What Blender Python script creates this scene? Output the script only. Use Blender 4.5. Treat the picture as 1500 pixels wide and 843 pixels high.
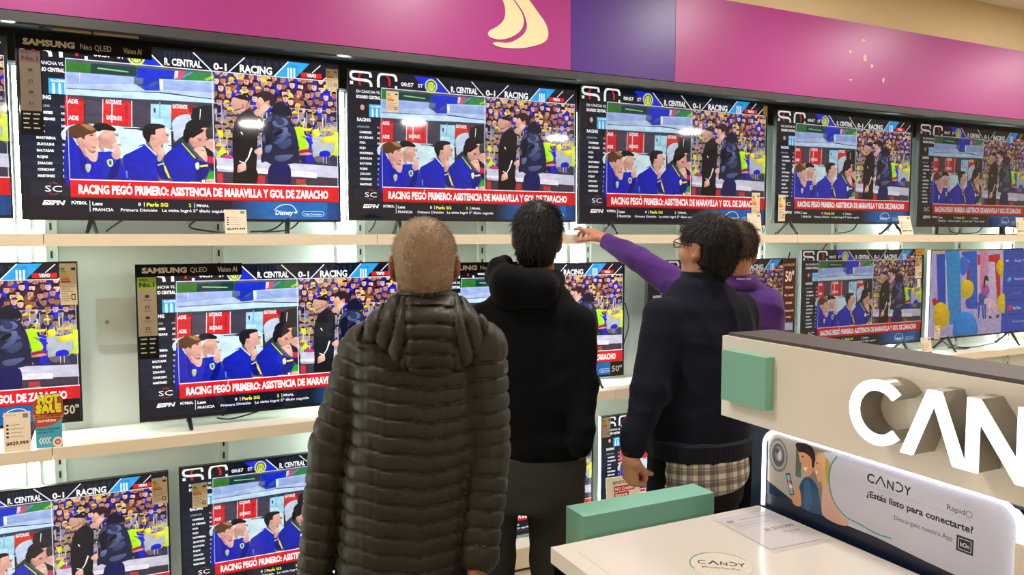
import bpy, bmesh, math, random
import numpy as np
from mathutils import Vector, Matrix, Euler
SC=bpy.context.scene
for o in list(bpy.data.objects): bpy.data.objects.remove(o)
COL=SC.collection
PI=math.pi
R=math.radians
# ------------------------------------------------------------------ camera, world, light
YAW,PIT,CAMH,FPX=R(26.07),R(-3.82),1.65,1130.0
cd=bpy.data.cameras.new('camera'); cam=bpy.data.objects.new('camera',cd); COL.objects.link(cam)
cd.sensor_width=36; cd.lens=36*FPX/1500; cd.clip_start=.02
cam.location=(0,0,CAMH); cam.rotation_euler=(PI/2+PIT,0,-YAW); SC.camera=cam
SC.view_settings.view_transform='Standard'; SC.view_settings.look='None'
SC.view_settings.exposure=0.0; SC.view_settings.gamma=1; SC.view_settings.use_curve_mapping=False
SC.cycles.use_denoising=True
SC.cycles.max_bounces=6
LED_POWER=130.0          # emission of the cool strips behind the televisions
DOWN_W=28.0             # warm ceiling downlights
SCREEN=1.04
w=bpy.data.worlds.new('store_ambience'); SC.world=w; w.use_nodes=True
w.node_tree.nodes['Background'].inputs[0].default_value=(.84,.89,.94,1)
w.node_tree.nodes['Background'].inputs[1].default_value=.36
_fw=Vector((math.sin(YAW)*math.cos(PIT),math.cos(YAW)*math.cos(PIT),math.sin(PIT)))
_rt=Vector((math.cos(YAW),-math.sin(YAW),0)); _up=_rt.cross(_fw)
def at(px,py,d):                      # a point of the place, d metres deep
    return Vector((0,0,CAMH))+(_fw+_rt*((px-750)/FPX)+_up*((421.5-py)/FPX))*d
# ------------------------------------------------------------------ helpers
def lin(c):
    if isinstance(c,str):
        c=[int(c[i:i+2],16)/255 for i in (0,2,4)]
    return tuple(x/12.92 if x<=.04045 else ((x+.055)/1.055)**2.4 for x in c)
MATS={}
def mat(name,col,rough=.5,metal=0,bump=None,vary=0,coat=0,emit=0,alpha=1,trans=0,spec=.5,sheen=0):
    if name in MATS: return MATS[name]
    m=bpy.data.materials.new(name); m.use_nodes=True; nt=m.node_tree; b=nt.nodes['Principled BSDF']
    c=lin(col); b.inputs['Base Color'].default_value=(*c,1)
    b.inputs['Roughness'].default_value=rough; b.inputs['Metallic'].default_value=metal
    b.inputs['Coat Weight'].default_value=coat; b.inputs['Coat Roughness'].default_value=.08
    b.inputs['Specular IOR Level'].default_value=spec
    b.inputs['Alpha'].default_value=alpha; b.inputs['Transmission Weight'].default_value=trans
    b.inputs['Sheen Weight'].default_value=sheen
    if emit:
        b.inputs['Emission Color'].default_value=(*c,1); b.inputs['Emission Strength'].default_value=emit
    if bump or vary:
        tc=nt.nodes.new('ShaderNodeTexCoord')
    if vary:
        n=nt.nodes.new('ShaderNodeTexNoise'); n.inputs['Scale'].default_value=9; n.inputs['Detail'].default_value=5
        nt.links.new(tc.outputs['Object'],n.inputs['Vector'])
        mx=nt.nodes.new('ShaderNodeMix'); mx.data_type='RGBA'
        mx.inputs[6].default_value=(*[x*(1-vary) for x in c],1); mx.inputs[7].default_value=(*[min(1,x*(1+vary)) for x in c],1)
        nt.links.new(n.outputs['Fac'],mx.inputs[0]); nt.links.new(mx.outputs[2],b.inputs['Base Color'])
    if bump:
        n=nt.nodes.new('ShaderNodeTexNoise'); n.inputs['Scale'].default_value=bump[0]; n.inputs['Detail'].default_value=4
        mp=nt.nodes.new('ShaderNodeMapping'); mp.inputs['Scale'].default_value=bump[2] if len(bump)>2 else (1,1,1)
        nt.links.new(tc.outputs['Object'],mp.inputs[0]); nt.links.new(mp.outputs[0],n.inputs['Vector'])
        bp=nt.nodes.new('ShaderNodeBump'); bp.inputs['Strength'].default_value=bump[1]; bp.inputs['Distance'].default_value=.004
        nt.links.new(n.outputs['Fac'],bp.inputs['Height']); nt.links.new(bp.outputs[0],b.inputs['Normal'])
    MATS[name]=m; return m
def attr_mat(name,emit=0,rough=.5,coat=0,gain=1):
    if name in MATS: return MATS[name]
    m=bpy.data.materials.new(name); m.use_nodes=True; nt=m.node_tree; b=nt.nodes['Principled BSDF']
    a=nt.nodes.new('ShaderNodeVertexColor'); a.layer_name='col'
    b.inputs['Roughness'].default_value=rough; b.inputs['Coat Weight'].default_value=coat
    if emit:
        b.inputs['Base Color'].default_value=(.006,.006,.008,1)
        tc=nt.nodes.new('ShaderNodeTexCoord'); nz=nt.nodes.new('ShaderNodeTexNoise'); nz.inputs['Scale'].default_value=26; nz.inputs['Detail'].default_value=6
        mr=nt.nodes.new('ShaderNodeMapRange'); mr.inputs[1].default_value=.3; mr.inputs[2].default_value=.7; mr.inputs[3].default_value=.78; mr.inputs[4].default_value=1.12
        mx=nt.nodes.new('ShaderNodeVectorMath'); mx.operation='SCALE'; nt.links.new(tc.outputs['Object'],nz.inputs['Vector']); nt.links.new(nz.outputs['Fac'],mr.inputs[0])
        nt.links.new(a.outputs[0],mx.inputs[0]); nt.links.new(mr.outputs[0],mx.inputs['Scale']); nt.links.new(mx.outputs[0],b.inputs['Emission Color']); b.inputs['Emission Strength'].default_value=emit
        m.cycles.emission_sampling='NONE'
    else: nt.links.new(a.outputs[0],b.inputs['Base Color'])
    MATS[name]=m; return m
def thing(name,label,cat,loc=(0,0,0),rz=0,group=None):
    o=bpy.data.objects.new(name,None); COL.objects.link(o); o.empty_display_size=.1
    o.location=loc; o.rotation_euler=(0,0,rz); o['label']=label; o['category']=cat
    if group: o['group']=group
    return o
def tag(o,label,cat,group=None):
    o['label']=label; o['category']=cat
    if group: o['group']=group
    return o
def link(name,me,m=None,parent=None,smooth=False):
    o=bpy.data.objects.new(name,me); COL.objects.link(o)
    if m is not None:
        for q in (m if isinstance(m,(list,tuple)) else [m]): me.materials.append(q)
    if smooth: me.polygons.foreach_set('use_smooth',[True]*len(me.polygons))
    if parent: o.parent=parent
    return o
def finish(name,bm,m=None,parent=None,smooth=False,bevel=0,seg=2):
    if bevel:
        bmesh.ops.bevel(bm,geom=[e for e in bm.edges if len(e.link_faces)==2 and e.calc_face_angle(0)>.6],offset=bevel,segments=seg,affect='EDGES',profile=.5,clamp_overlap=True)
    bmesh.ops.recalc_face_normals(bm,faces=bm.faces)
    me=bpy.data.meshes.new(name); bm.to_mesh(me); bm.free()
    o=link(name,me,m,parent,False)
    if smooth:
        me.polygons.foreach_set('use_smooth',[True]*len(me.polygons))
        me.set_sharp_from_angle(angle=R(35))
    return o
def box(bm,x0,x1,y0,y1,z0,z1,mi=0):
    v=[bm.verts.new(p) for p in ((x0,y0,z0),(x1,y0,z0),(x1,y1,z0),(x0,y1,z0),(x0,y0,z1),(x1,y0,z1),(x1,y1,z1),(x0,y1,z1))]
    for f in ((0,3,2,1),(4,5,6,7),(0,1,5,4),(1,2,6,5),(2,3,7,6),(3,0,4,7)):
        q=bm.faces.new([v[i] for i in f]); q.material_index=mi
def boxes(name,lst,m,parent=None,bevel=0):
    bm=bmesh.new()
    for b in lst: box(bm,*b)
    return finish(name,bm,m,parent,bevel=bevel)
def struct(o): o['kind']='structure'; return o
def tube(bm,pts,r,n=8,cap=True,closed=False):
    pts=[Vector(p) for p in pts]; rings=[]; N=len(pts); prev=None
    rr=r if isinstance(r,(list,tuple)) else [r]*N
    for i,p in enumerate(pts):
        if closed: d=(pts[(i+1)%N]-pts[i-1])
        else: d=(pts[min(i+1,N-1)]-pts[max(i-1,0)])
        d.normalize()
        if prev is None:
            a=Vector((0,0,1)) if abs(d.z)<.9 else Vector((1,0,0)); u=d.cross(a).normalized()
        else: u=(prev-d*prev.dot(d)).normalized()
        prev=u; v=d.cross(u)
        rings.append([bm.verts.new(p+(u*math.cos(2*PI*k/n)+v*math.sin(2*PI*k/n))*rr[i]) for k in range(n)])
    for i in range(N if closed else N-1):
        A,B=rings[i],rings[(i+1)%N]
        for k in range(n): bm.faces.new((A[k],A[(k+1)%n],B[(k+1)%n],B[k]))
    if cap and not closed:
        bm.faces.new(rings[0][::-1]); bm.faces.new(rings[-1])
def spline(P,n=8,closed=False):
    P=[Vector(p) for p in P]; out=[]; N=len(P)
    for i in range(N if closed else N-1):
        if closed: a,b,c,d=P[i-1],P[i],P[(i+1)%N],P[(i+2)%N]
        else: a,b,c,d=P[max(i-1,0)],P[i],P[i+1],P[min(i+2,N-1)]
        for k in range(n):
            t=k/n
            out.append(.5*((2*b)+(c-a)*t+(2*a-5*b+4*c-d)*t*t+(3*b-a-3*c+d)*t*t*t))
    if not closed: out.append(P[-1])
    return out
def tubes(name,lst,m,parent=None,n=8):
    bm=bmesh.new()
    for pts,r in lst: tube(bm,pts,r,n)
    return finish(name,bm,m,parent,smooth=True)
def prism(name,pts,depth,m,parent=None,bevel=0):   # outline in x,z; front at y=0, back at y=depth
    bm=bmesh.new()
    f=bm.faces.new([bm.verts.new((x,0,z)) for x,z in pts])
    g=bmesh.ops.extrude_face_region(bm,geom=[f])
    bmesh.ops.translate(bm,vec=(0,depth,0),verts=[v for v in g['geom'] if isinstance(v,bmesh.types.BMVert)])
    return finish(name,bm,m,parent,bevel=bevel)
# ------------------------------------------------------------------ flat artwork (printed or shown on a screen), coloured per face
_TXT={}
def text_geo(s,bold=0,shear=0):
    key=(s,bold,shear)
    if key not in _TXT:
        cu=bpy.data.curves.new('t','FONT'); cu.body=s; cu.size=1; cu.offset=bold; cu.shear=shear; cu.resolution_u=2; cu.fill_mode='FRONT'
        ob=bpy.data.objects.new('t',cu); COL.objects.link(ob)
        dg=bpy.context.evaluated_depsgraph_get(); ev=ob.evaluated_get(dg); me=ev.to_mesh()
        V=np.array([v.co[:2] for v in me.vertices]) if len(me.vertices) else np.zeros((0,2)); Fs=[tuple(p.vertices) for p in me.polygons]
        ev.to_mesh_clear(); bpy.data.objects.remove(ob); bpy.data.curves.remove(cu)
        _TXT[key]=(V,Fs)
    return _TXT[key]
class Art:
    # picture units: x right, y DOWN; u = metres per unit; lies in x,z facing -y, origin top left
    def __init__(s,step=.0001): s.V=[];s.F=[];s.C=[];s.step=step;s.n={}
    def poly(s,L,c,P,smooth=False,grad=0):
        if smooth: P=[(p.x,p.y) for p in spline([(x,y,0) for x,y in P],5,True)]
        a=sum(P[i-1][0]*P[i][1]-P[i][0]*P[i-1][1] for i in range(len(P)))
        if abs(a)<1e-6: return
        if a>0: P=P[::-1]           # y is down, so this is counter-clockwise seen from the front
        s.n[L]=s.n.get(L,0)+1; L+=min(s.n[L]*.03,1.5); n=len(s.V); s.V+=[(x,y,L) for x,y in P]; s.F.append(tuple(range(n,n+len(P)))); c=lin(c) if isinstance(c,str) else c
        if grad:
            y0=min(p[1] for p in P); y1=max(p[1] for p in P)+1e-6; x0=min(p[0] for p in P); x1=max(p[0] for p in P)+1e-6
            c=[tuple(v*max(.2,1+grad*(.55-1.0*(y-y0)/(y1-y0)-.35*math.cos(5*(x-x0)/(x1-x0)))) for v in c) for x,y in P]
        s.C.append(c)
    def rect(s,L,c,x0,y0,x1,y1): s.poly(L,c,[(x0,y0),(x1,y0),(x1,y1),(x0,y1)])
    def ell(s,L,c,x,y,rx,ry,n=16,a0=0,a1=2*PI): s.poly(L,c,[(x+rx*math.cos(a0+(a1-a0)*k/n),y+ry*math.sin(a0+(a1-a0)*k/n)) for k in range(n)])
    def line(s,L,c,P,wd):
        for (x0,y0),(x1,y1) in zip(P,P[1:]):
            d=math.hypot(x1-x0,y1-y0) or 1; nx,ny=-(y1-y0)/d*wd/2,(x1-x0)/d*wd/2
            s.poly(L,c,[(x0+nx,y0+ny),(x1+nx,y1+ny),(x1-nx,y1-ny),(x0-nx,y0-ny)])
    def text(s,L,c,t,x0,yb,h,x1=None,bold=0,shear=0,align='l'):
        V,Fs=text_geo(t,bold,shear)
        if not len(V): return
        acc=[(i,'AEIOUaeiou'['ÁÉÍÓÚáéíóú'.index(ch)]) for i,ch in enumerate(t) if ch in 'ÁÉÍÓÚáéíóú']
        if acc:
            q=list(t)
            for i,ch in acc: q[i]=ch if ch!='i' else 'i'
            V,Fs=text_geo(''.join(q),bold,shear)
        lo,hi=V[:,0].min(),V[:,0].max()
        sy=h/.73; sx=sy
        if x1 is not None: sx=(x1-x0)/(hi-lo); ox=x0-lo*sx
        else: ox=x0-lo*sx if align=='l' else (x0-(lo+hi)/2*sx if align=='c' else x0-hi*sx)
        for i,ch in acc:
            gx=text_geo(''.join(q[:i+1]),bold,shear)[0][:,0].max(); gl=text_geo(ch,bold,shear)[0]; gw=gl[:,0].max()-gl[:,0].min(); top=gl[:,1].max()
            X=ox+(gx-gw*.5)*sx; Y=yb-(top+.06)*sy; e=.10*sx; s.poly(L,c,[(X-e*.6,Y),(X+e*.6,Y),(X+e*1.7,Y-.16*sy),(X+e*.3,Y-.16*sy)])
        n=len(s.V); s.V+=[(ox+x*sx,yb-y*sy,L) for x,y in V]
        for f in Fs: s.F.append(tuple(n+i for i in f)); s.C.append(lin(c))
    def mesh(s,name,ux,uz=None):
        uz=uz or ux
        me=bpy.data.meshes.new(name); me.from_pydata([(x*ux,-(l*s.step),-y*uz) for x,y,l in s.V],[],s.F)
        ca=me.color_attributes.new('col','FLOAT_COLOR','CORNER')
        buf=[]
        for f,c in zip(s.F,s.C):
            if isinstance(c,list):
                for q in c: buf+=[*q,1]
            else: buf+=list((*c,1))*len(f)
        ca.data.foreach_set('color',buf); me.update(); return me
M_print=attr_mat('printed_paper',rough=.45)
M_gloss_print=attr_mat('printed_film',rough=.22)
# ------------------------------------------------------------------ the room
M_wall=mat('white_back_panel','eef5f1',.55,vary=.03)
M_cream=mat('cream_shelf_edge','e8dac0',.45,vary=.04)
M_shelf=mat('white_shelf_top','e8e6dc',.4)
M_tan=mat('beige_plaster','d2bd94',.8,bump=(60,.1),vary=.04)
M_ceil=mat('ceiling_white','ece6dc',.8)
M_black=mat('matt_black','0a0a0b',.5)
M_rail=mat('dark_grey_rail','3a3c3c',.4)
M_mag=mat('magenta_gloss','a53484',.36,vary=.02)
M_pur=mat('purple_gloss','4a2586',.36,vary=.02)
M_chip=mat('bare_primer','e6cdb4',.8)
M_logo=mat('cream_vinyl','ecd9ae',.5)
M_floor=mat('floor_tile','a89a84',.25,vary=.08)
WX0,WX1=-3.4,9.6
struct(boxes('floor',[(WX0,WX1,-6.2,3.75,-.06,0)],M_floor))
struct(boxes('ceiling',[(WX0,WX1,-6.2,3.75,3.2,3.26)],M_ceil))
struct(boxes('wall_back',[(WX0,WX1,3.6,3.75,0,3.2)],M_wall))
struct(boxes('wall_upper',[(WX0,WX1,3.325,3.6,2.92,3.2)],M_tan))
struct(boxes('wall_left',[(WX0-.1,WX0,-6.2,3.75,0,3.2)],M_tan))
struct(boxes('wall_right',[(WX1,WX1+.1,-6.2,3.75,0,3.2)],M_tan))
struct(boxes('wall_rear',[(WX0,WX1,-6.3,-6.2,0,3.2)],M_tan))
struct(boxes('trim_1',[(WX0,WX1,3.565,3.6,2.325,2.45),(WX0,WX1,3.34,3.6,2.45,2.47)],M_black))
struct(boxes('trim_2',[(WX0,WX1,3.30,3.335,2.415,2.452)],M_rail))
def panel(name,x0,x1,m,label):
    t=thing(name,label,'wall panel',(x0,3.3,2.455))
    boxes('face',[(0,x1-x0-.002,0,.025,0,.46)],m,t,bevel=.001)
    return t
pl=panel('fascia_panel',WX0+.01,1.934,M_mag,'long magenta fascia panel above the upper televisions, bearing the cream crescent emblem')
panel('fascia_panel',1.934,2.562,M_pur,'purple fascia panel between two magenta ones, high above the shelves')
pr_=panel('fascia_panel',2.562,WX1-.01,M_mag,'magenta fascia panel with chipped paint, right of the purple panel')
def crop6(x,y):                           # emblem outline, metres on the fascia
    return (1.555+(x-190)*.001085+ (0), 2.74-(y)*.00095-(x-190)*.00013)
inner=[(150,-95),(185,-30),(210,30),(207,85),(180,125),(140,160),(130,180),(145,193),(190,190),(240,165),(282,125),(300,80),(290,35),(250,-15),(205,-60)]
outer=[(205,-118),(300,-50),(370,5),(408,50),(422,100),(405,145),(360,172),(300,193),(230,205),(175,208),(155,219),(180,228),(250,222),(330,196),(395,160)]
outer=[(195,-130),(300,-62),(365,5),(408,55),(421,102),(404,145),(345,182),(270,212),(185,227),(153,219),(170,208),(225,196),(268,168),(303,130),(316,88),(300,35),(262,-12),(220,-60)]
for P in (inner,outer):
    P2=[(p.x-(WX0+.01),p.y-2.455) for p in spline([(*crop6(x,y),0) for x,y in P],4,True)]
    o=prism('emblem_crescent',P2,.004,M_logo,pl); o.location.y=-.004; o['label']='cream crescent of the emblem'
for (px,py,rw,rh) in ((1264,59,4,2),(1245,76,2.5,3),(1267,85,3,6),(1277,97,2.5,3),(1246,117,2.5,1.2),(1294,118,2,4)):
    d=_fw+_rt*((px-750)/FPX)+_up*((421.5-py)/FPX); p=d*(3.3/d.y); s=.0047
    P=[(p.x-2.562+rw*s*math.cos(a)*(1+.25*math.sin(3*a+px)),p.z+CAMH-2.455+rh*s*.8*math.sin(a)) for a in [2*PI*k/10 for k in range(10)]]
    o=prism('paint_chip',P,.0012,M_chip,pr_); o.location.y=-.0012
# downlights: a recessed ring and a lit disc, each with its own light
M_lamp=mat('lit_diffuser','ffe6bd',.5,emit=2)
M_ring=mat('white_ring','e8e2d6',.4)
LAMP=[(x,2.2) for x in (-2.3,-.4,1.45,3.35,5.2,7.1,8.9)]+[(-1.2,-4.2),(1.49,-4.3),(3.44,-3.2),(6.0,-3.8),(7.4,-2.3)]
RG=['along the television wall','in the middle of the shop','at the rear of the shop']
for i,(x,y) in enumerate(LAMP):
    t=thing('ceiling_downlight','round recessed downlight in the ceiling '+('near the television wall' if y>0 else 'behind the customers'),'ceiling light',(x,y,3.2),0,'downlights '+('along the television wall' if y>0 else 'behind the customers'))
    bm=bmesh.new(); tube(bm,[(.16*math.cos(2*PI*k/24),.16*math.sin(2*PI*k/24),-.006) for k in range(24)],.012,8,closed=True); finish('ring',bm,M_ring,t,smooth=True)
    bm=bmesh.new(); bmesh.ops.create_cone(bm,cap_ends=True,segments=24,radius1=.15,radius2=.15,depth=.008,matrix=Matrix.Translation((0,0,-.004))); finish('diffuser',bm,M_lamp,t)
    ld=bpy.data.lights.new('downlight_glow','AREA'); ld.shape='DISK'; ld.size=.3; ld.energy=DOWN_W*(1 if y>0 else 2.2); ld.color=(1,.94,.885)
    lo=bpy.data.objects.new('downlight_glow',ld); COL.objects.link(lo); lo.parent=t; lo.location=(0,0,-.02)
# shelves, uprights, light strips
JT=[-1.55,-.297,.957,2.21,3.46,4.71,5.96,7.21]
ZS={'top':1.657,'middle':.857,'bottom':.115}
NB=['leftmost','left','second','third','fourth','fifth','rightmost']
def shelf(level,i):
    x0,x1=JT[i],JT[i+1]; z=ZS[level]; th=.045 if level!='bottom' else .10
    t=thing('shelf_board','white shelf board with cream front edge, %s level, %s bay of the television wall'%({'top':'upper','middle':'middle','bottom':'lowest'}[level],NB[i]),'shelf',(x0,3.3,z),0,'shelf boards of the television wall')
    boxes('board',[(.0015,x1-x0-.0015,.018,.298,-th*.8,0)],M_shelf,t)
    boxes('front_edge',[(.0015,x1-x0-.0015,0,.018,-th,.001)],M_cream,t,bevel=.002)
    if level=='bottom': boxes('plinth',[(.0015,x1-x0-.0015,.06,.298,-z,-th)],M_shelf,t)
for lv in ZS:
    for i in range(7):
        if lv=='bottom' and i>4: continue
        shelf(lv,i)
M_up=mat('white_steel_upright','e9efea',.4)
M_slot=mat('dark_slot','20242a',.7)
def upright(x,lab,z0=0.02,z1=2.32):
    bm=bmesh.new(); box(bm,-.019,.019,-.02,-.0005,z0,z1)
    for s in (-1,1): box(bm,s*.019-.003,s*.019+.003,-.024,-.0005,z0,z1)
    z=z0+.03
    while z<z1-.03:
        box(bm,-.004,.004,-.0215,-.02,z,z+.028,1); z+=.056
    o=finish('slotted_upright',bm,[M_up,M_slot]); o.location=(x,3.6,0); tag(o,lab,'shelf upright','slotted uprights')
mids=[(JT[i]+JT[i+1])/2 for i in range(6)]
for i,x in enumerate(JT[:7]): upright(x,'white slotted steel upright at the %s shelf joint'%['far left','left','second','third','fourth','fifth','rightmost'][i])
for i,x in enumerate(mids): upright(x,'white slotted steel upright mid-way along the %s bay'%NB[i])
M_led=mat('cool_led_strip','e9fff4',.5,emit=LED_POWER)
for lv,(z0,z1) in dict(lower=(.15,.79),middle=(.88,1.60),upper=(1.68,2.31)).items():
    for i,x in enumerate(JT[:7]):
        if lv=='lower' and i>4: continue
        t=thing('led_strip','glowing vertical light strip on the back wall, %s row, by the %s shelf joint'%({'lower':'lowest','middle':'middle','upper':'top'}[lv],['far left','left','second','third','fourth','fifth','rightmost'][i]),'light strip',(x-.09,3.6,z0),0,'light strips behind the televisions')
        boxes('channel',[(-.02,.02,-.022,-.0005,0,z1-z0)],M_up,t)
        boxes('diffuser',[(-.015,.015,-.032,-.0225,.004,z1-z0-.004)],M_led,t,bevel=.002)
# junction box and lamp batten
t=thing('junction_box','white square metal junction box with a small lock, on the wall between two televisions','junction box',(-.146,3.6,1.2))
boxes('cover',[(0,.2,-.03,-.0005,0,.195)],mat('box_white','dfe3da',.35),t,bevel=.003)
bm=bmesh.new(); bmesh.ops.create_cone(bm,cap_ends=True,segments=16,radius1=.008,radius2=.007,depth=.006,matrix=Matrix.Translation((.037,-.033,.096))@Matrix.Rotation(PI/2,4,'X')); finish('lock',bm,mat('steel','9a9a94',.3,1),t)
t=thing('lamp_batten','unlit yellowed tube batten under the fascia, above the leftmost large television','lamp',(-.27,3.345,2.452))
M_bat=mat('yellowed_enamel','5e5430',.5)
boxes('housing',[(0,.33,0,.05,-.022,.004)],M_bat,t,bevel=.003)
tubes('tube',[([(.02,.025,-.032),(.31,.025,-.032)],.008)],mat('dull_glass_tube','9a8a50',.3),t,10)
tubes('bracket',[([(.03,.02,-.01),(-.02,-.0,-.045)],.004),([(.13,.02,-.01),(.16,.0,-.05)],.004)],M_rail,t)

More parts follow.
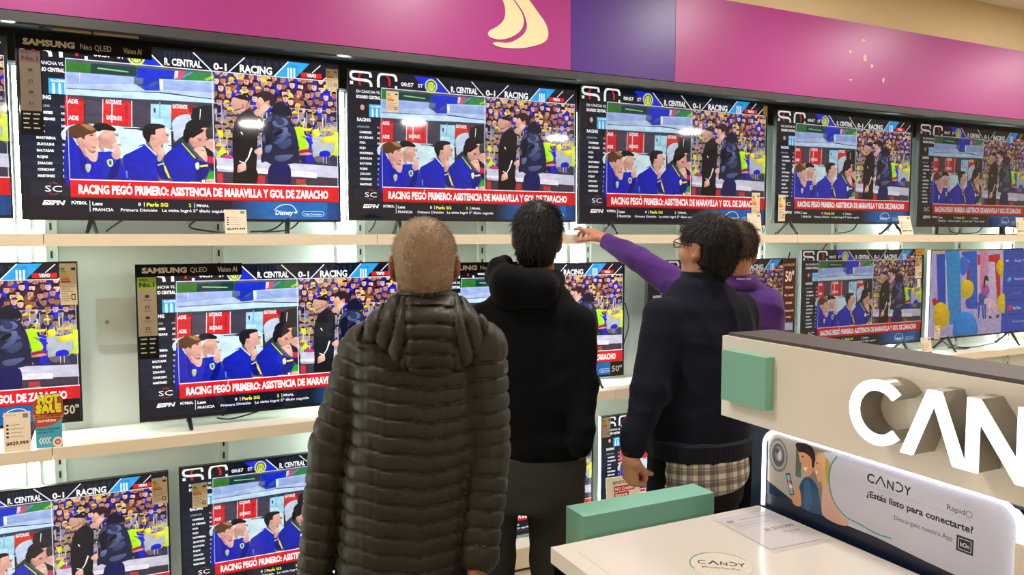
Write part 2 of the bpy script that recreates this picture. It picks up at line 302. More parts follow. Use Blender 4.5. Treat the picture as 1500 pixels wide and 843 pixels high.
# ------------------------------------------------------------------ the broadcast: 160 x 90 units, traced shapes
MATCH="""
1 2e7a2c -|20.5,10.4 32.2,10.6 31.9,15.6 20.3,15.9
1 16403f -|32.2,10.6 53.5,10.2 53.3,15.3 31.9,15.6
2 8fd48c -|35.2,12.3 49.6,13.1 49.6,13.7 35.2,13.1
1 1030c8 -|53.8,10.5 53.5,10.6 72.1,10.7 71.5,15.6 64.1,16 56.7,21 53.3,17.7
2 d8d6ea -|72.1,10.7 73.8,10.6 73.5,14.1 71.5,15.1
2 d8506a -|73.8,10.6 77.2,10.5 74.9,15 71.7,15.3 73.5,14.1
2 2f8a45 -|77.2,10.5 91.9,10.4 91.8,14.9 75.1,15.3
3 7a82d8 -|76.2,12.6 80.6,10.4 81.1,10.9 77.1,13.6 75.6,14.7
3 b4dc28 -|86.9,13.7 91.7,11.2 91.8,12.8 87.9,14.7
2 9fb4e8 -|20.4,15.9 32,15.7 52.1,15.7 52,19.3 20.2,22.3
3 c9d8f5 -|26.8,16.1 27.3,16 27.1,20.7 26.7,20.7
3 8fa4da -|35.5,15.8 35.8,15.7 35.7,20.7 35.3,20.7
2 5a6f98 -|52.1,16 56.6,15.9 56.5,18.9 52,19.3
2 1d3fc4 s|57.2,19.9 61.7,19.3 64.1,15.2 64.6,16.7 64,21.4 57.4,22.2
2 b9cdf2 -|20.2,22 52,19.3 53.2,19.7 57.3,22.4 64.4,21.9 64.3,15.7 91.9,14.6 91.7,24.9 72,22.8 64.4,22.6 53.1,23.3 20.1,24
3 9db4e6 -|66.2,16.1 91.9,15.1 91.8,20.7 66.1,21.2
3 e6f0fc -|64.3,15.7 66.2,15.8 66.1,21.2 64.4,21.3
3 6f80a8 -|20.1,24.2 36.2,23.9 56.4,23.3 56.4,23.5 36.2,24.2 20.1,24.5
3 20242c -|64.4,22.8 91.7,24.1 91.7,24.5 64.4,23.2
2 c4e2f8 -|20.1,24.5 56.4,23.5 64.4,23.1 91.6,24.7 91.9,26.5 71.9,26.7 53,27.1 56.3,27.1 37,27.3 20,27.4
2 3c4250 -|20,27.4 37,27.4 56.3,27.1 71.9,26.8 91.9,26.6 91.8,28.6 36.9,29.6 20,29.4
1 d8262f -|20,28.2 28.6,28.5 28.4,43.1 19.5,43.2
2 a01f2a -|20,28.2 28.6,28.5 28.6,30.2 19.9,30.4
1 4a4456 -|28.6,28.2 37.2,28.3 36.8,41.6 28.4,43.1
2 2b2a38 -|28.4,31.4 29,31.4 28.7,43.1 28.2,43.1
1 e02a30 -|37.3,28.4 50.5,28.4 50.2,42 36.8,41.6
2 a8202a -|37.3,28.4 50.5,28.4 50.4,29.6 37.2,30
2 c42430 -|47.3,28.5 49.2,28.5 48.3,41.9 47.4,41.9
2 f0e8f0 -|37,28.5 37.4,28.4 36.9,40.8 36.5,40.8
2 efe2ea -|50.5,28.3 50.9,28.3 50.5,42 50.1,42
2 e8dfe8 -|41.1,30.5 41.7,30.5 41.3,40.3 40.7,40.3
1 463f50 -|50.9,28.3 56.3,28.1 59.8,28 59.4,42.2 51.1,42.7
1 a8daf0 -|59.8,28 69.9,27.9 69.4,41.6 59.4,42.2
2 7fb4d0 -|63.9,28.1 64.5,28 64.2,36.5 63.8,36.5
2 c8ecf6 -|59.7,37.1 65.7,36.9 65.6,39.3 59.7,39.6
2 3a4454 s|61.1,31.6 62,31.3 62,33.6 61.2,33.6
1 d6392f -|69.9,28.1 81.6,28 79.5,34.2 69.6,36.9
2 8f2528 -|77.7,28.1 81.6,28.3 81,32 79.1,32.7
2 c2cfe6 s|70.2,37.9 73.6,34.6 78.5,33.5 79.9,36.3 77.4,40.6 75.8,43.8 75.3,47 72.3,48.7 70.4,46.8 70.1,42.1
2 1c1f26 -|80.6,29.9 86.1,28 91.6,27.6 91.5,42.9 83.3,39.2 79.5,35.2
3 f0f4fa -|84.3,30.2 84.7,30.2 84.1,36 83.8,36
3 303a48 -|90.1,27.7 90.8,27.6 90.5,39.8 89.9,39.8
2 1a1c22 s|81.1,29.9 83.5,30.8 83.9,35 80.4,36.2 79.5,34.7
1 cfe6ec s|19.7,44.2 26.8,41.8 36.5,41.7 46.5,42.1 55.2,42.8 55.6,51.3 46.5,57.8 42.3,58 19.5,50.6
1 d4ecf0 -|52.6,43 56.3,44.1 57,50.7 52.3,52.5
1 d0e8ee -|66.7,40.8 70.1,42.7 69.9,52.1 66.3,56.9 65,50.8
2 20242c -|46.5,42.6 53.8,42.4 55.8,42.5 55.8,43.1 46.4,43.1
2 30343c -|52.6,42.6 55.4,43.1 56.3,44.1 52.6,43.2
2 2a2e36 -|69.3,42.8 70.5,43.2 70.6,50.5 69.3,52.6
4 23303a s|69.3,52.1 72.8,47.2 77.3,44.9 76.1,51.8 71.2,55.7
4 15151c s|76.4,41.3 77.4,38.1 80.9,35.8 84.4,36.1 87.3,38 88.3,39.5 85.8,40.7 83.2,44.6 77.3,45.4
4 e0a090 s|83.3,41.4 88,40.3 88.2,44.3 86.9,46.5 83.2,45.6
4 3b3a3a s|87.3,40.6 91.3,39.9 91.4,46.8 88.1,46.4 86.9,44.4
4 d8a496 s|86.8,47.3 91.1,46.5 91.2,53.7 88.9,53.3 86.5,50.2
4 1d1c24 s|86,51.3 91.2,54.8 91,63.3 87.7,61.3
4 c42a58 s|86.9,56 91.1,56.4 91.1,59.3 87.3,59.2
4 1faa22 -|87.7,64.5 91.1,63.8 91.1,68.7 86.6,68.8
5 1020b4 s|19.8,48.7 22.6,49 25.5,54.3 28,57.7 30.6,59.5 33.7,59.9 35.8,65.4 36.5,71.9 30.2,72.6 19,72.9
6 0a12a0 s|25.5,54.3 28,58.7 28.7,63.6 27.7,67.7 26,65.7 25.7,59.7
6 c98d82 s|24.3,49.9 28.3,47.7 29,54.1 30.7,57.5 28.4,58.6 26.3,54.7
6 e0a898 s|28.4,47.2 32.8,45.4 33.9,48.4 34.9,50.8 33.7,52.4 33.9,53.9 32.5,55.4 30.3,55.3 27.7,53.2 27.2,50.2
6 b98078 s|27.7,52.7 30.3,55.1 32.5,55.5 30.7,56.5 28.1,54.7
7 5a3a28 s|20.1,45.7 21.9,43.6 26.3,41.6 30.7,41.8 33.3,43.9 33.5,45.6 28.8,47.7 28.1,49.7 26.5,48.8 24.8,49.6 21.7,48.8 20,47.7
8 a87848 s|26.8,42.1 30.7,42.3 33.1,44.4 31.1,45 28,43.2
8 d99c8c s|24.8,49.6 26.5,48.8 27.6,50.2 27.1,52 25.8,51.8 24.9,50.8
7 e8b8a8 s|27.9,53.7 29,54.6 30.7,56.5 32.9,55.9 33.9,51.9 34.4,52.8 34,57.4 33.2,60.7 31,60.8 28.9,58.1
6 0c14b0 s|30.6,61 33.7,60.2 34.5,63.4 35.2,69.4 31.6,69.5 30,65.6
8 b8c8a0 s|28.3,62.6 30.5,62.5 30.2,65.6 29.1,66.6 28.2,65.1
4 1226b2 s|33.8,56.4 37.4,55.7 40.6,55.6 42.3,59.5 44.1,58.9 47.6,67 48.4,71.5 36.5,72.4 34.5,63.4
5 080c78 s|39.4,65.2 42.3,60.6 44.1,58.9 43.5,65.1 41.1,69.7 37.8,71.9
5 d2a090 s|34.1,48.9 37.8,44.1 41.8,44.4 42.4,47.9 43,50.4 41.6,52 40.6,54.3 37,53.7 37,55.7 34.8,54.3
6 16161c s|32.5,42 35.7,40.7 39.2,41.3 42.6,43.3 42.1,44.6 37.3,44.4 34.6,45.3 32.9,43.9
6 c08c7c s|34.5,47.8 36.1,47.2 35.8,49.8 34.9,50.3
6 e8b4a4 s|40.7,52.5 42.6,50.4 44.3,53.4 44.7,56.4 43.7,59 41.4,59.1 40.3,56.6 42,54.5
6 d8e0c0 s|38.2,60 40.5,59.4 40.9,62.1 39.5,63.4 38.4,62.2
7 3a7a4a s|38.9,60.4 40.2,60.1 40.2,62.2 39.3,62.4
7 6a80ff -|46.7,65 47.6,65.4 47.5,69 47,69
5 10141c s|38.8,71.3 42,70.7 42.4,72.2 38.3,72.4
5 1020b0 s|52.3,52.5 56.5,50.7 59.7,54.7 62,57.1 62.1,62.3 62.2,67.5 63.5,71.1 72.2,71.4 71.7,72.4 51.7,73 51.1,71.5 47.6,67 45.5,58.4 49.8,55.1 55.6,51.5
6 0a1290 s|61.4,60.3 64.8,60.1 67.5,64.2 68.4,68.8 63.6,68.5 61.8,64.4
6 e0a898 s|58.5,48.5 62.7,41.6 65.3,41.2 66.7,43.4 67.9,46 67.5,47.3 68.2,49.3 66,49.9 64.6,50.3 64,52.9 62,56.1 59.8,52.6
7 1a1a20 s|55.3,44.6 56.8,40.9 60.1,39.6 65.3,39.9 66.3,41.4 61.9,42.7 61.6,45.3 59.5,45.9 58.4,49.6 56.2,47.6
8 d49888 s|59.3,45.9 60.9,45.6 62.1,46.8 61.1,48.4 59.7,48
6 e6b0a0 s|62.2,57.6 63.3,54 64.8,51.8 65.4,53.3 65.6,55.9 63.9,59.1 62.4,59.2
6 e8e02a -|65,60.6 66.2,62.1 68.4,68.3 67.4,68.4 65.6,64.2
6 e8e430 -|63.1,69.8 68.8,70.1 68.8,71.7 63,71.6
6 d8f0e8 -|56.3,49.9 62,56.1 61.6,56.6 56.1,50.7
6 d8e0a0 -|62.1,61.3 65.3,60.1 65.5,60.7 62.3,62
6 e8c0b0 s|69.3,70.9 71.7,71.9 71.9,72.5 68.8,72.6
6 101fa8 s|65.3,57.5 68.8,53.2 74.2,49.3 79,52.7 81.4,57.3 85.3,58.7 88,60.2 87.6,65.6 85.6,68.3 85.5,72 71.7,72.4 68.9,68.3 66.2,62.1
7 0a1078 s|80.8,58.9 85.3,59.3 87.2,61.9 85.6,67.8 81.6,69 81.2,63.7
7 26464a s|74.7,48.2 76.2,47.8 79.1,51.6 80.9,55.2 82.9,56.7 81.4,57.9 78,54.8 75.2,50.8
8 e8e45a -|74.5,49.5 74.7,49 81.4,56.8 80.9,57.3
7 d89c8a s|78.2,46.4 83.2,44 86.1,45.7 86.8,48.1 85.5,50.3 81,51.5 79.1,49.5
8 14141a s|75.3,45 76.4,41.3 81.3,40.2 85.7,41.3 85.2,42.6 83.2,44 80.7,45.8 78.4,46.9 77.7,49.1 75.7,47.9
8 c88c7c s|78.5,46.4 79.9,46.1 80.1,48.7 78.9,49
8 e6b4a0 s|80.5,52.1 83.5,50.9 86,51.3 87.4,56.5 86.8,58.7 84.9,57.2 82,54.1
8 eaea40 -|83.3,60.9 87.5,60.2 87.5,61.3 83.7,61.9
8 e8e434 -|77.9,69.9 83.5,70 83.5,72.1 77.6,72
8 e0f0f0 -|84.1,68.9 85.6,68.6 85.7,72 84.5,72.1
8 e0a898 s|86.3,68.8 89.6,68.2 91,69.2 90.9,71.3 86.5,71.7
8 d8e8c8 s|81.1,60 82.8,59.4 83,62.5 81.5,63.1
4 c8c6d8 -|92.1,56.3 133.8,56.7 132.4,57.6 159.6,58.5 159.8,65.4 130.6,64.6 92.4,63.8
5 e8e4f0 -|92,62.2 120.5,64.4 133.6,64.5 130.6,65.2 146.9,65.8 147,62.4 130.6,61.9 92,60.6
4 3c3444 -|91.9,64.1 133.6,65.1 130.6,65.2 159.8,65.4 160.3,72.8 130.4,72.5 91.7,72.4
5 d02838 -|92.3,64.6 95.3,64.7 95.1,72 92.2,72.1
5 c42636 -|111.7,65.3 117.7,65.5 117.5,72.5 111.5,72.4
5 d03040 -|135.2,66.7 140.5,66.8 140.4,69.4 135.2,69.5
6 18b848 -|134,70.1 141,69.4 140.9,72.5 134,72.4
5 c82838 -|146.9,70.3 153.2,70.1 153.2,73 146.8,73.1
6 b4f81a s|135.2,37.6 139.1,36.8 140.7,41.2 144.5,42.7 138.4,41.5 141.7,44.6 142.8,47.9 140.5,50 137.7,49.9 136.7,44.9
6 a02040 s|137.7,50.1 142.7,49.1 143.3,51.3 137.7,52.1
6 d0907c s|137.1,51.9 142.7,51 144.4,52.1 137.7,52.9
5 1420d8 -|141.2,40.2 144.5,41.1 144.3,56.9 140.9,57
6 b8c0c8 -|145.1,41.7 157.6,41 157.1,51.2 144.9,53.5
6 e8d840 s|150.7,41.9 157,41 157,44.4 150.1,44.8
6 1020d0 s|149.2,50.4 152.9,49.4 155.1,50.7 154.5,52.7 149.1,53
6 d4ec30 -|157.6,38.1 160.8,38.5 160.6,52.2 155.1,51.9 157.5,49.5
5 f0e428 -|135.2,37.6 144.6,37.1 144,38.5 135.2,38.9
6 f0e038 s|145.2,38.2 148.6,37.4 149.1,40.7 146.2,42
6 d8f020 -|92.6,53.6 95.2,50.3 97.7,52.9 92.5,56
5 d02888 s|95.6,54.6 99.7,54.7 100.4,56.5 95.6,56.2
5 f0dc30 -|92.4,40.9 95.9,40.9 95.6,45 93.8,45.1
7 14141c s|103.8,32.6 109.6,28.9 113.7,31.9 114.6,36.2 114.4,47.2 114.6,35.7 113.9,49.4 113.1,62 111.8,72.4 101.4,72.7 100.9,60.3 100.6,50 100.7,43.6 100.8,42.4 102.1,38
8 07070c s|101.6,62.4 113.1,62 111.8,72.5 101.6,72.8
8 d4a090 s|100.7,24.2 102.2,22.5 109.7,23 109.9,27.3 108,29 105.4,30.3 103.1,31.5 101.5,30.3 101.8,28.9 100.6,28 101.1,26.3
9 181418 s|102.5,22.2 105.1,20.7 108.2,21 110,23 109.9,25.7 108.1,23.7 104.5,23.1
9 b87c70 s|108.9,23.6 109.9,25.7 109.1,27.9 107.8,28.5
9 b07868 s|106,26.5 107.1,25.9 107.3,28 106.2,28.6
9 202020 -|101.8,29.5 105.7,28.2 105.9,28.6 101.9,30
9 f0f0ee -|104.9,41.5 105.7,41.2 106.4,43 105.9,43
9 f0f0ee -|110.4,49.8 111.3,50.3 109.3,55.6 107.4,58.4 106.9,57.9 108.5,55.6
9 e0a898 s|103.7,59.6 107.1,58.9 107.6,62.2 105.7,63.3 103.1,64 102.9,62.3
9 ffffff -|104,57.4 107.4,58.6 107.1,59.2 104,58
8 1c2444 s|117.9,34.9 123.3,29.1 129.7,30.8 133,33.9 134.1,38.3 131,30.7 133.6,35 135.7,40.4 136.4,46.1 137.3,56.6 134.8,57.5 129.3,58.6 122.8,59.4 118.6,57.4 115.8,57.5 116.5,48.2 116.1,42.7 116.7,41.5
8 10162e s|123.4,25.2 126.7,22.8 131.5,23.5 128.4,23.2 133.2,27.3 132,30.6 129.7,30.8 122.2,29.7
9 3c4670 s|119,33.2 122.2,31.3 121,35.8 117.8,39.2
9 5a6590 s|122.7,34.6 128.6,32 131.3,35.1 126.4,37.6 123.2,36.7
9 4a5580 s|123.1,40 128.5,38.6 132.8,41.7 127.3,43.1 123.6,42.2
9 54608c s|117.2,42.7 120.9,41.4 120.3,45.2 116.6,46
9 48527c s|123,46.2 129.5,41.4 130,43.6 125.1,47.2
9 5c6896 s|118.6,48.6 121.9,47.9 120.7,51.8 118,51.9
9 3a446c s|125.2,47.7 131.8,43.5 132.8,46.8 128.4,49.8
9 4c5680 s|124,53.8 133.8,52.8 129.4,56.4 124.5,56.6
9 2e3860 s|123.9,31.2 128.7,33.1 128.1,36.4 124.9,35.5
9 5a6590 s|125.9,38.7 130.3,37.4 130.8,40.7 127.5,42
9 0b0f24 s|117.8,39.2 118.9,35.9 122.1,34.6 122.6,40 120.8,46.9 118.7,47
9 0b0f24 s|123.1,40.7 127.4,38.2 127.9,40.4 124.1,42.8
8 0a1250 s|120.6,59.5 131.4,59 130.6,72.4 120.3,72.7
9 dca48c s|113.6,25.4 115.5,21.5 118.1,21.8 121.3,23.7 121.2,26.5 118.5,29.4 116.4,29.5 114.3,27.5
9 e8b49c s|112.7,29.3 118.1,25.6 121.3,24.3 119.1,28.8 114.2,31.9
9 2c2024 s|113.4,20.6 116.1,18.2 120.3,17.6 123.5,19.8 124,23.5 121.8,25.9 119.7,23.3 118.4,24 116.6,21.4
9 c88c78 s|119.7,23.3 121,22.9 120.7,25.4 119.9,25.5
9 e6b4a0 s|112.2,51.6 116,49.5 116.4,53.1 113.8,53.7
"""
ADVERT="""
0 c8b8e8 -|0.7,-0.7 109.7,-1.3 120.3,88.9 8.5,89
1 e8c898 -|0.8,0 109.7,-1.3 109.8,1 0.9,2.9
1 1450c8 -|8.2,3.7 20.8,3.1 24.8,57.5 12.9,53.3
2 1c96d8 -|20.6,0.2 42,-0.3 49.7,77.3 31.2,77
3 d0d8f0 -|21.1,9.7 22.8,9.7 27,58.3 25.5,58.2
2 1464d0 -|45.4,1.2 68.5,0.6 73.4,62.6 61,62 58,11.7 45.5,4.1
3 1878e0 s|43.6,8.5 51.2,7.2 57.1,14.7 54.3,23.6 45.6,24.9
2 b01838 -|55.4,11.7 58.1,13.2 59.2,31.2 54.3,31
2 e8c8d8 -|70.6,16.4 75,15.8 77.4,54.4 72.9,54.2
2 d02030 -|69.5,5.1 73.7,4.7 74.4,15.7 70.5,15.7
2 e890b8 -|73.5,0.7 85.5,0.8 89.8,51.9 77.2,51.4
2 e0c8e8 -|87.4,12.9 98.9,12.4 103.8,53.9 91,53.4
2 d82430 -|86.9,5.8 105.3,4 110,58.8 103.9,55.5 97.7,13.1 87.8,12.2
4 f0c81c s|110.3,9.5 102.4,12.4 99.7,18.5 103.1,24.7 111.6,28.7
4 f0c81c s|115.2,48.2 106,50.9 104.5,57.1 108.1,64.9 117,68.5
4 f4d020 s|47.1,32.3 54.7,30.8 63.8,34.3 66.1,41.9 62.4,48.5 53.7,50.5 48,47.3
3 e0a8c0 -|50.2,47.3 53.1,48.2 53.3,62.4 51.1,62.3
3 1454c8 s|53.9,53.5 60.3,50.7 62.1,61.3 56.5,60.3
4 c01830 s|4.4,50 9.6,48.8 14,53.3 6.8,55.9
5 f0c41c s|7,60.3 10.9,54.7 19.3,53.5 28.1,59.8 30.8,68.8 27,77.5 16.5,81.4 8.8,75
5 1c90e8 s|36.8,79.5 41.6,69.4 52.3,64.6 65.8,68.3 73.2,78.6 73.8,89.3 55.9,89.7 38.4,90.1
4 1c48a8 -|73.8,58.1 76.9,58.2 76.2,72.6 74.2,72.5
4 1c48a8 -|79.2,58.3 82,58.4 84.3,74.3 82,74.1
4 1c48a8 -|83.3,58 86,58.1 87,73.9 85.2,73.8
5 2c5cc0 -|71.8,55.7 92.3,55.8 92.6,59.3 72,58.7
5 3858b8 s|74.7,46.7 84.9,46.3 86.3,51.7 81,57.6 75.2,55.8
5 c050b8 s|78.6,37.8 86.5,36.5 91.2,44.3 85,48.6 79.1,45.4
6 e8b8a8 s|82.2,32.6 87.4,31.9 87.7,37.3 83.8,37.2
6 2c1c28 s|81.6,29.5 84.8,27 88.5,30.4 88.2,33.5 84,32.6 83.5,39.4 81,39.4
6 e8c0c8 s|85.2,51.7 99.3,55.3 107.1,68 102.5,69.3 92.6,59.6 83.3,57.7
6 e8c0c8 s|85.4,54.7 93.7,59.7 95.7,72.1 92.2,71.9 89.2,61
6 3c2840 s|102.6,71.6 108.4,70.4 107.4,73.4 103.9,73.7
6 3c2840 s|91,71.1 95.7,72.1 95.8,73.9 92.3,73.4
3 1a4cc0 -|110.1,-1.3 143.6,-1.8 149.8,89.1 120.3,88.9
4 1040a0 -|112.4,22.6 145.3,22.5 145.3,23.4 112.4,23.5
4 1040a0 -|114.1,38.9 146.4,38.6 146.4,39.5 114.2,39.8
4 1040a0 -|115.6,54.4 147.4,54.1 147.5,55 115.7,55.3
4 1040a0 -|117.6,70.8 148.5,70 148.6,70.9 117.7,71.8
5 e8e8f8 -|115.2,11.1 119.9,10.8 120,12.7 115.3,12.9
5 58c0d8 s|118.9,32 122.4,31.3 123.3,34.2 119.5,34.4
5 e03040 s|122.1,62.1 128,61.5 128.8,65.9 122.8,65.9
"""

def draw(a,txt,lv=.0):
    for ln in txt.strip().splitlines():
        h,p=ln.split('|'); L,c,f=h.split(); P=[tuple(map(float,q.split(','))) for q in p.split()]
        a.poly(float(L)*2+lv,c,P,f=='s',.42 if (f=='s' and float(L)>=4) else .16)
def clipped(x,y): return 91.2<x<159
def broadcast():
    rnd=random.Random(7); a=Art(.00012)
    a.rect(0,'0b1526',0,0,160,90)
    for k in range(12): a.rect(.4,['0d1a2e','101f36'][k%2],0,30+k*3.3,20.6,33.3+k*3.3)
    # left picture base and right picture crowd
    a.rect(.6,'5a5866',21,9,90.6,70.4); a.rect(.6,'3a3048',91,9,159.4,70.4)
    blues=['1418b8','0c0c50','2028d8','101020','281848','18204a','3038a0']; yel=['f0d020','e8e060']; oth=['501828','7a6a70','c8c0c8','302028','884a3a']
    skin=['e0a898','c88c78','d89c84','b87860','f0c0b0','a86858']
    for row in range(11):
        y=8.5+row*4.1; n=17
        for k in range(n):
            x=90+k*4.25+rnd.uniform(-1.2,1.2)+(row%2)*2; yy=y+rnd.uniform(-1.1,1.1); L=1.0+row*.5
            low=row>4
            bc=rnd.choice(blues*3+yel+oth) if not low else rnd.choice(['5a60a0','8890b8','a8a070','484058','2a2c70','c8b858','70606a','303450','b0a8b8','181c50'])
            def P(c,cx,cy,rx,ry,l,n=11,a0=0,a1=2*PI):
                Q=[(min(159.3,max(91.1,cx+rx*math.cos(a0+(a1-a0)*q/n))),min(60,max(9.4,cy+ry*math.sin(a0+(a1-a0)*q/n)))) for q in range(n)]
                a.poly(l,c,Q)
            P(bc,x,yy+4.6,3.0+rnd.random(),3.4,L)
            sk=rnd.choice(skin if not low else ['b89088','a87c70','c8a898','8a6a68','989098']); hx=x+rnd.uniform(-.5,.5)
            P(sk,hx,yy+1.2,1.5,2.0,L+.08)
            P(rnd.choice(['181014','2a1c18','100c18','4a3020','3a2c28','f0d020','2028c8','181420'] ),hx+.2,yy+.2,1.7,1.5,L+.16,9,PI,2*PI+.3)
            P('40202a',hx-.4,yy+1.2,.5,.22,L+.2,6); P('a05848',hx-.3,yy+2.3,.5,.2,L+.2,6)
            if rnd.random()<.35: P(rnd.choice(skin),x+rnd.uniform(-2,2),yy+3.4,.9,1.1,L+.24,7)
    # glass screen in front of the crowd: posts and pale streaks
    for x in (95.2,104.6,128.2,141.5,152.6): a.rect(6.2,'b8bcd8',x,25+.02*x,x+.35,57)
    a.rect(6.2,'a8b0d0',91,26.2,159.3,26.6)
    for k in range(70):
        x=rnd.uniform(92,158); y=rnd.uniform(27,52); a.rect(6.1,rnd.choice(['a8b4dc','c8d0e8','6878b8','d8d8c0','8890c0','e0d878']),x,y,x+rnd.uniform(.2,.7),y+rnd.uniform(1.5,6))
    draw(a,MATCH,1)
    for x,y in ((21.4,31.6),(21.4,40),(38.4,30.6),(38.4,38.8),(70.4,30.6)):
        if x<22: a.text(7.5,'f4e8ee','ADE',x-.2,y,2.2,x1=x+4.4,bold=.05)
        else: a.text(7.5,'f4e8ee','GATORADE',x,y,2.2,x1=x+7.4,bold=.05)
    for x,y in ((31.4,47.5),(43.2,47),(67.6,45.6),(83.6,47.3)): a.ell(19,'2a1a1a',x,y,.9,.28,8); a.rect(19,'3a2420',x-1.2,y-1,x+.9,y-.6)
    for x,y in ((32.2,53.6),(44.2,51.6),(68.5,50.8),(85,52.6)): a.rect(19,'9a5850',x-.9,y-.2,x+.8,y+.25)
    for x,y in ((99.5,26),(116,27.5)): a.ell(22,'2a1a1a',x-.8,y,.7,.25,8)
    # top bar
    a.poly(21,'0c1424',[(0,-.0),(160,0),(160,9.2),(0,9.2)])
    for k in range(7): a.rect(21.3,'1a2840',67+k*2.3,.4,68.2+k*2.3,6)
    for k in range(6): a.rect(21.3,'1a2840',108+k*4,1,110+k*4,5)
    a.rect(21.5,'e8eefc',20.9,8.9,159.4,9.35); a.rect(21.5,'e8eefc',90.6,9,91.0,70.4); a.rect(21.5,'c8d0e8',20.75,9,21.05,70.4); a.rect(21.5,'c8d0e8',159.2,9,159.5,70.4)
    a.poly(21.6,'1a2ee0',[(42,0),(56,0),(66,8.9),(51,8.9)]); a.line(22,'f4f8d0',[(57.4,-.0),(66.3,8.9)],.7)
    a.ell(22.2,'d8e860',53.5,5.2,4.2,4.4,20); a.ell(22.4,'2848a8',53.5,5.2,3.2,3.4,20); a.ell(22.6,'e4ec40',53.5,5.4,2.5,2.8,16)
    for k in range(3): a.rect(22.8,'3a8a50',51.9+k*1.3,3.6,52.4+k*1.3,7)
    a.text(23,'ffffff','R. CENTRAL',67,7.9,3.7,x1=85.6,bold=.035)
    a.line(22,'f0f4ff',[(81.4,0),(90.6,9)],.6); a.line(22,'f0f4ff',[(99.3,9.1),(108.1,.2)],.6)
    a.text(23,'ffffff','0-1',91.6,8.2,3.8,x1=98.4,bold=.03)
    a.text(23,'ffffff','RACING',105.4,8.3,4.2,x1=122.8,bold=.035)
    a.poly(22,'28a4ec',[(132.2,.1),(144,.1),(135.8,9),(124.2,9)]); a.line(22.3,'f4faff',[(123.8,9.1),(132,.1)],.6)
    for k in range(3): a.rect(22.6,'f4faff',131.3+k*1.7,3.6,132.2+k*1.7,8.9)
    a.rect(22.5,'1878c0',130.6,2,136.6,2.35); a.rect(22.5,'1878c0',130.6,2,130.85,6.5); a.rect(22.5,'1878c0',136.4,2,136.65,6.5)
    a.rect(22.5,'e01c24',138.9,5.4,150.8,8.2); a.text(23,'ffffff','VIVO',142.2,7.7,1.8,x1=147.6,bold=.05)
    a.line(22,'f0f4ff',[(145.3,5.2),(150.2,.5)],.5); a.line(22,'f0f4ff',[(151.3,9.1),(158.4,2.4)],.5)
    # the two big cropped letters
    def stroke(P,c,wd,L,sm=True):
        Q=[(p.x,p.y) for p in spline([(x,y,0) for x,y in P],5)] if sm else P
        a.line(L,c,Q,wd)
    stroke([(14.2,3.4),(13.6,.8),(11.5,.4),(5,.4),(2.2,1.2),(1.8,3),(2.6,4.6),(5.5,5.2),(11.5,5.4),(13.9,6.4),(14.4,9)],'ffffff',1.7,23.2)
    stroke([(19,9),(19,3.4),(20.2,1),(22.6,.4),(27,.4),(29.6,1.2),(30.3,3.2),(30.3,4.4)],'ffffff',1.7,23.2)
    a.rect(23.2,'ffffff',1.2,6.4,3.2,8.3); a.rect(23.2,'ffffff',29.5,7.2,31,9.2)
    stroke([(8.2,.6),(6.9,3.5),(6.9,6),(7.6,8.6)],'d81c30',1.3,23.4); stroke([(24.2,.8),(26,4),(26,7.6)],'d81c30',1.3,23.1)
    a.text(23,'ffffff','00:57',33.6,6.8,2.4,x1=41.8,bold=.03); a.text(23,'ffffff','ST',44.6,6.8,2.3,x1=47.9,bold=.03)
    # side panel
    a.text(3,'f4f6ff','EN CANCHA VS.',5.2,13,1.75,x1=20.2,bold=.02); a.text(3,'ffffff','ROSARIO CENTRAL',5.2,16.3,1.9,x1=20.3,bold=.05)
    a.rect(1.6,'38b0ec',13,19.6,20.7,27.4); [a.rect(2,'e8f6ff',14.6+k*2.7,22,15.8+k*2.7,27.4) for k in range(3)]; a.text(2.6,'f4faff','RACING',14,21.4,1.3,x1=20.5,bold=.04)
    a.poly(2.2,'11141c',[(5.2,28),(5.8,25),(8,23.6),(11,24),(12.4,28)]); a.poly(2.5,'e8ecf4',[(8,24.2),(10,24.2),(10.8,28),(8.2,28)]); a.ell(2.7,'d8a48c',8.8,21.9,1.3,1.7); a.ell(2.9,'241c1c',8.7,20.9,1.4,1.1,12)
    a.text(3,'ffffff','RACING',5.4,30.3,2,x1=13.9,bold=.05)
    a.text(3,'9aa4b8','JUGADORES',5.4,34.2,1.1,x1=13.2,bold=.04); a.text(3,'9aa4b8','POS',17.9,34.2,1.1,x1=20.4,bold=.04)
    for k,(n_,p_) in enumerate([('CAMBESES','ARQ'),('DI CESARE','DEF'),('SOSA','DEF'),('ROJO','DEF'),('MARTIRENA','VOL'),('ZUCULINI','VOL'),('BALTASAR','VOL'),('ROJAS','VOL'),('ZARACHO','VOL'),('CONECHNY','DEL'),('MARTINEZ','DEL')]):
        y=37.6+k*3.2; a.text(3,'ffffff',n_,6.8,y,1.25,x1=6.8+.95*len(n_),bold=.05); a.text(3,'e8ecf4',p_,18,y,1.2,x1=20.5,bold=.05)
    a.rect(2,'141e30',3.5,71.6,20.2,79.2); a.text(3,'ffffff','SC',9.7,77,3.2,x1=17.2,bold=.0)
    a.line(2.6,'c82030',[(11.5,73),(13.4,72.3),(15.3,73)],.4); a.line(2.6,'c82030',[(11.5,77.8),(13.4,78.4),(15.3,77.8)],.4)
    # banner and ticker
    a.rect(24,'f0e8f0',20.9,70.2,160,70.9); a.rect(24.2,'e0131f',21,70.8,160,79.6); a.rect(24.4,'b80c18',21,79,160,79.7); a.rect(24.4,'d01828',156,70.9,160,79.6)
    a.text(25,'ffffff','RACING PEGÓ PRIMERO: ASISTENCIA DE MARAVILLA Y GOL DE ZARACHO',24.6,77.6,4.6,x1=153.5,bold=.045)
    a.rect(24,'0a1122',0,79.7,160,90.2)
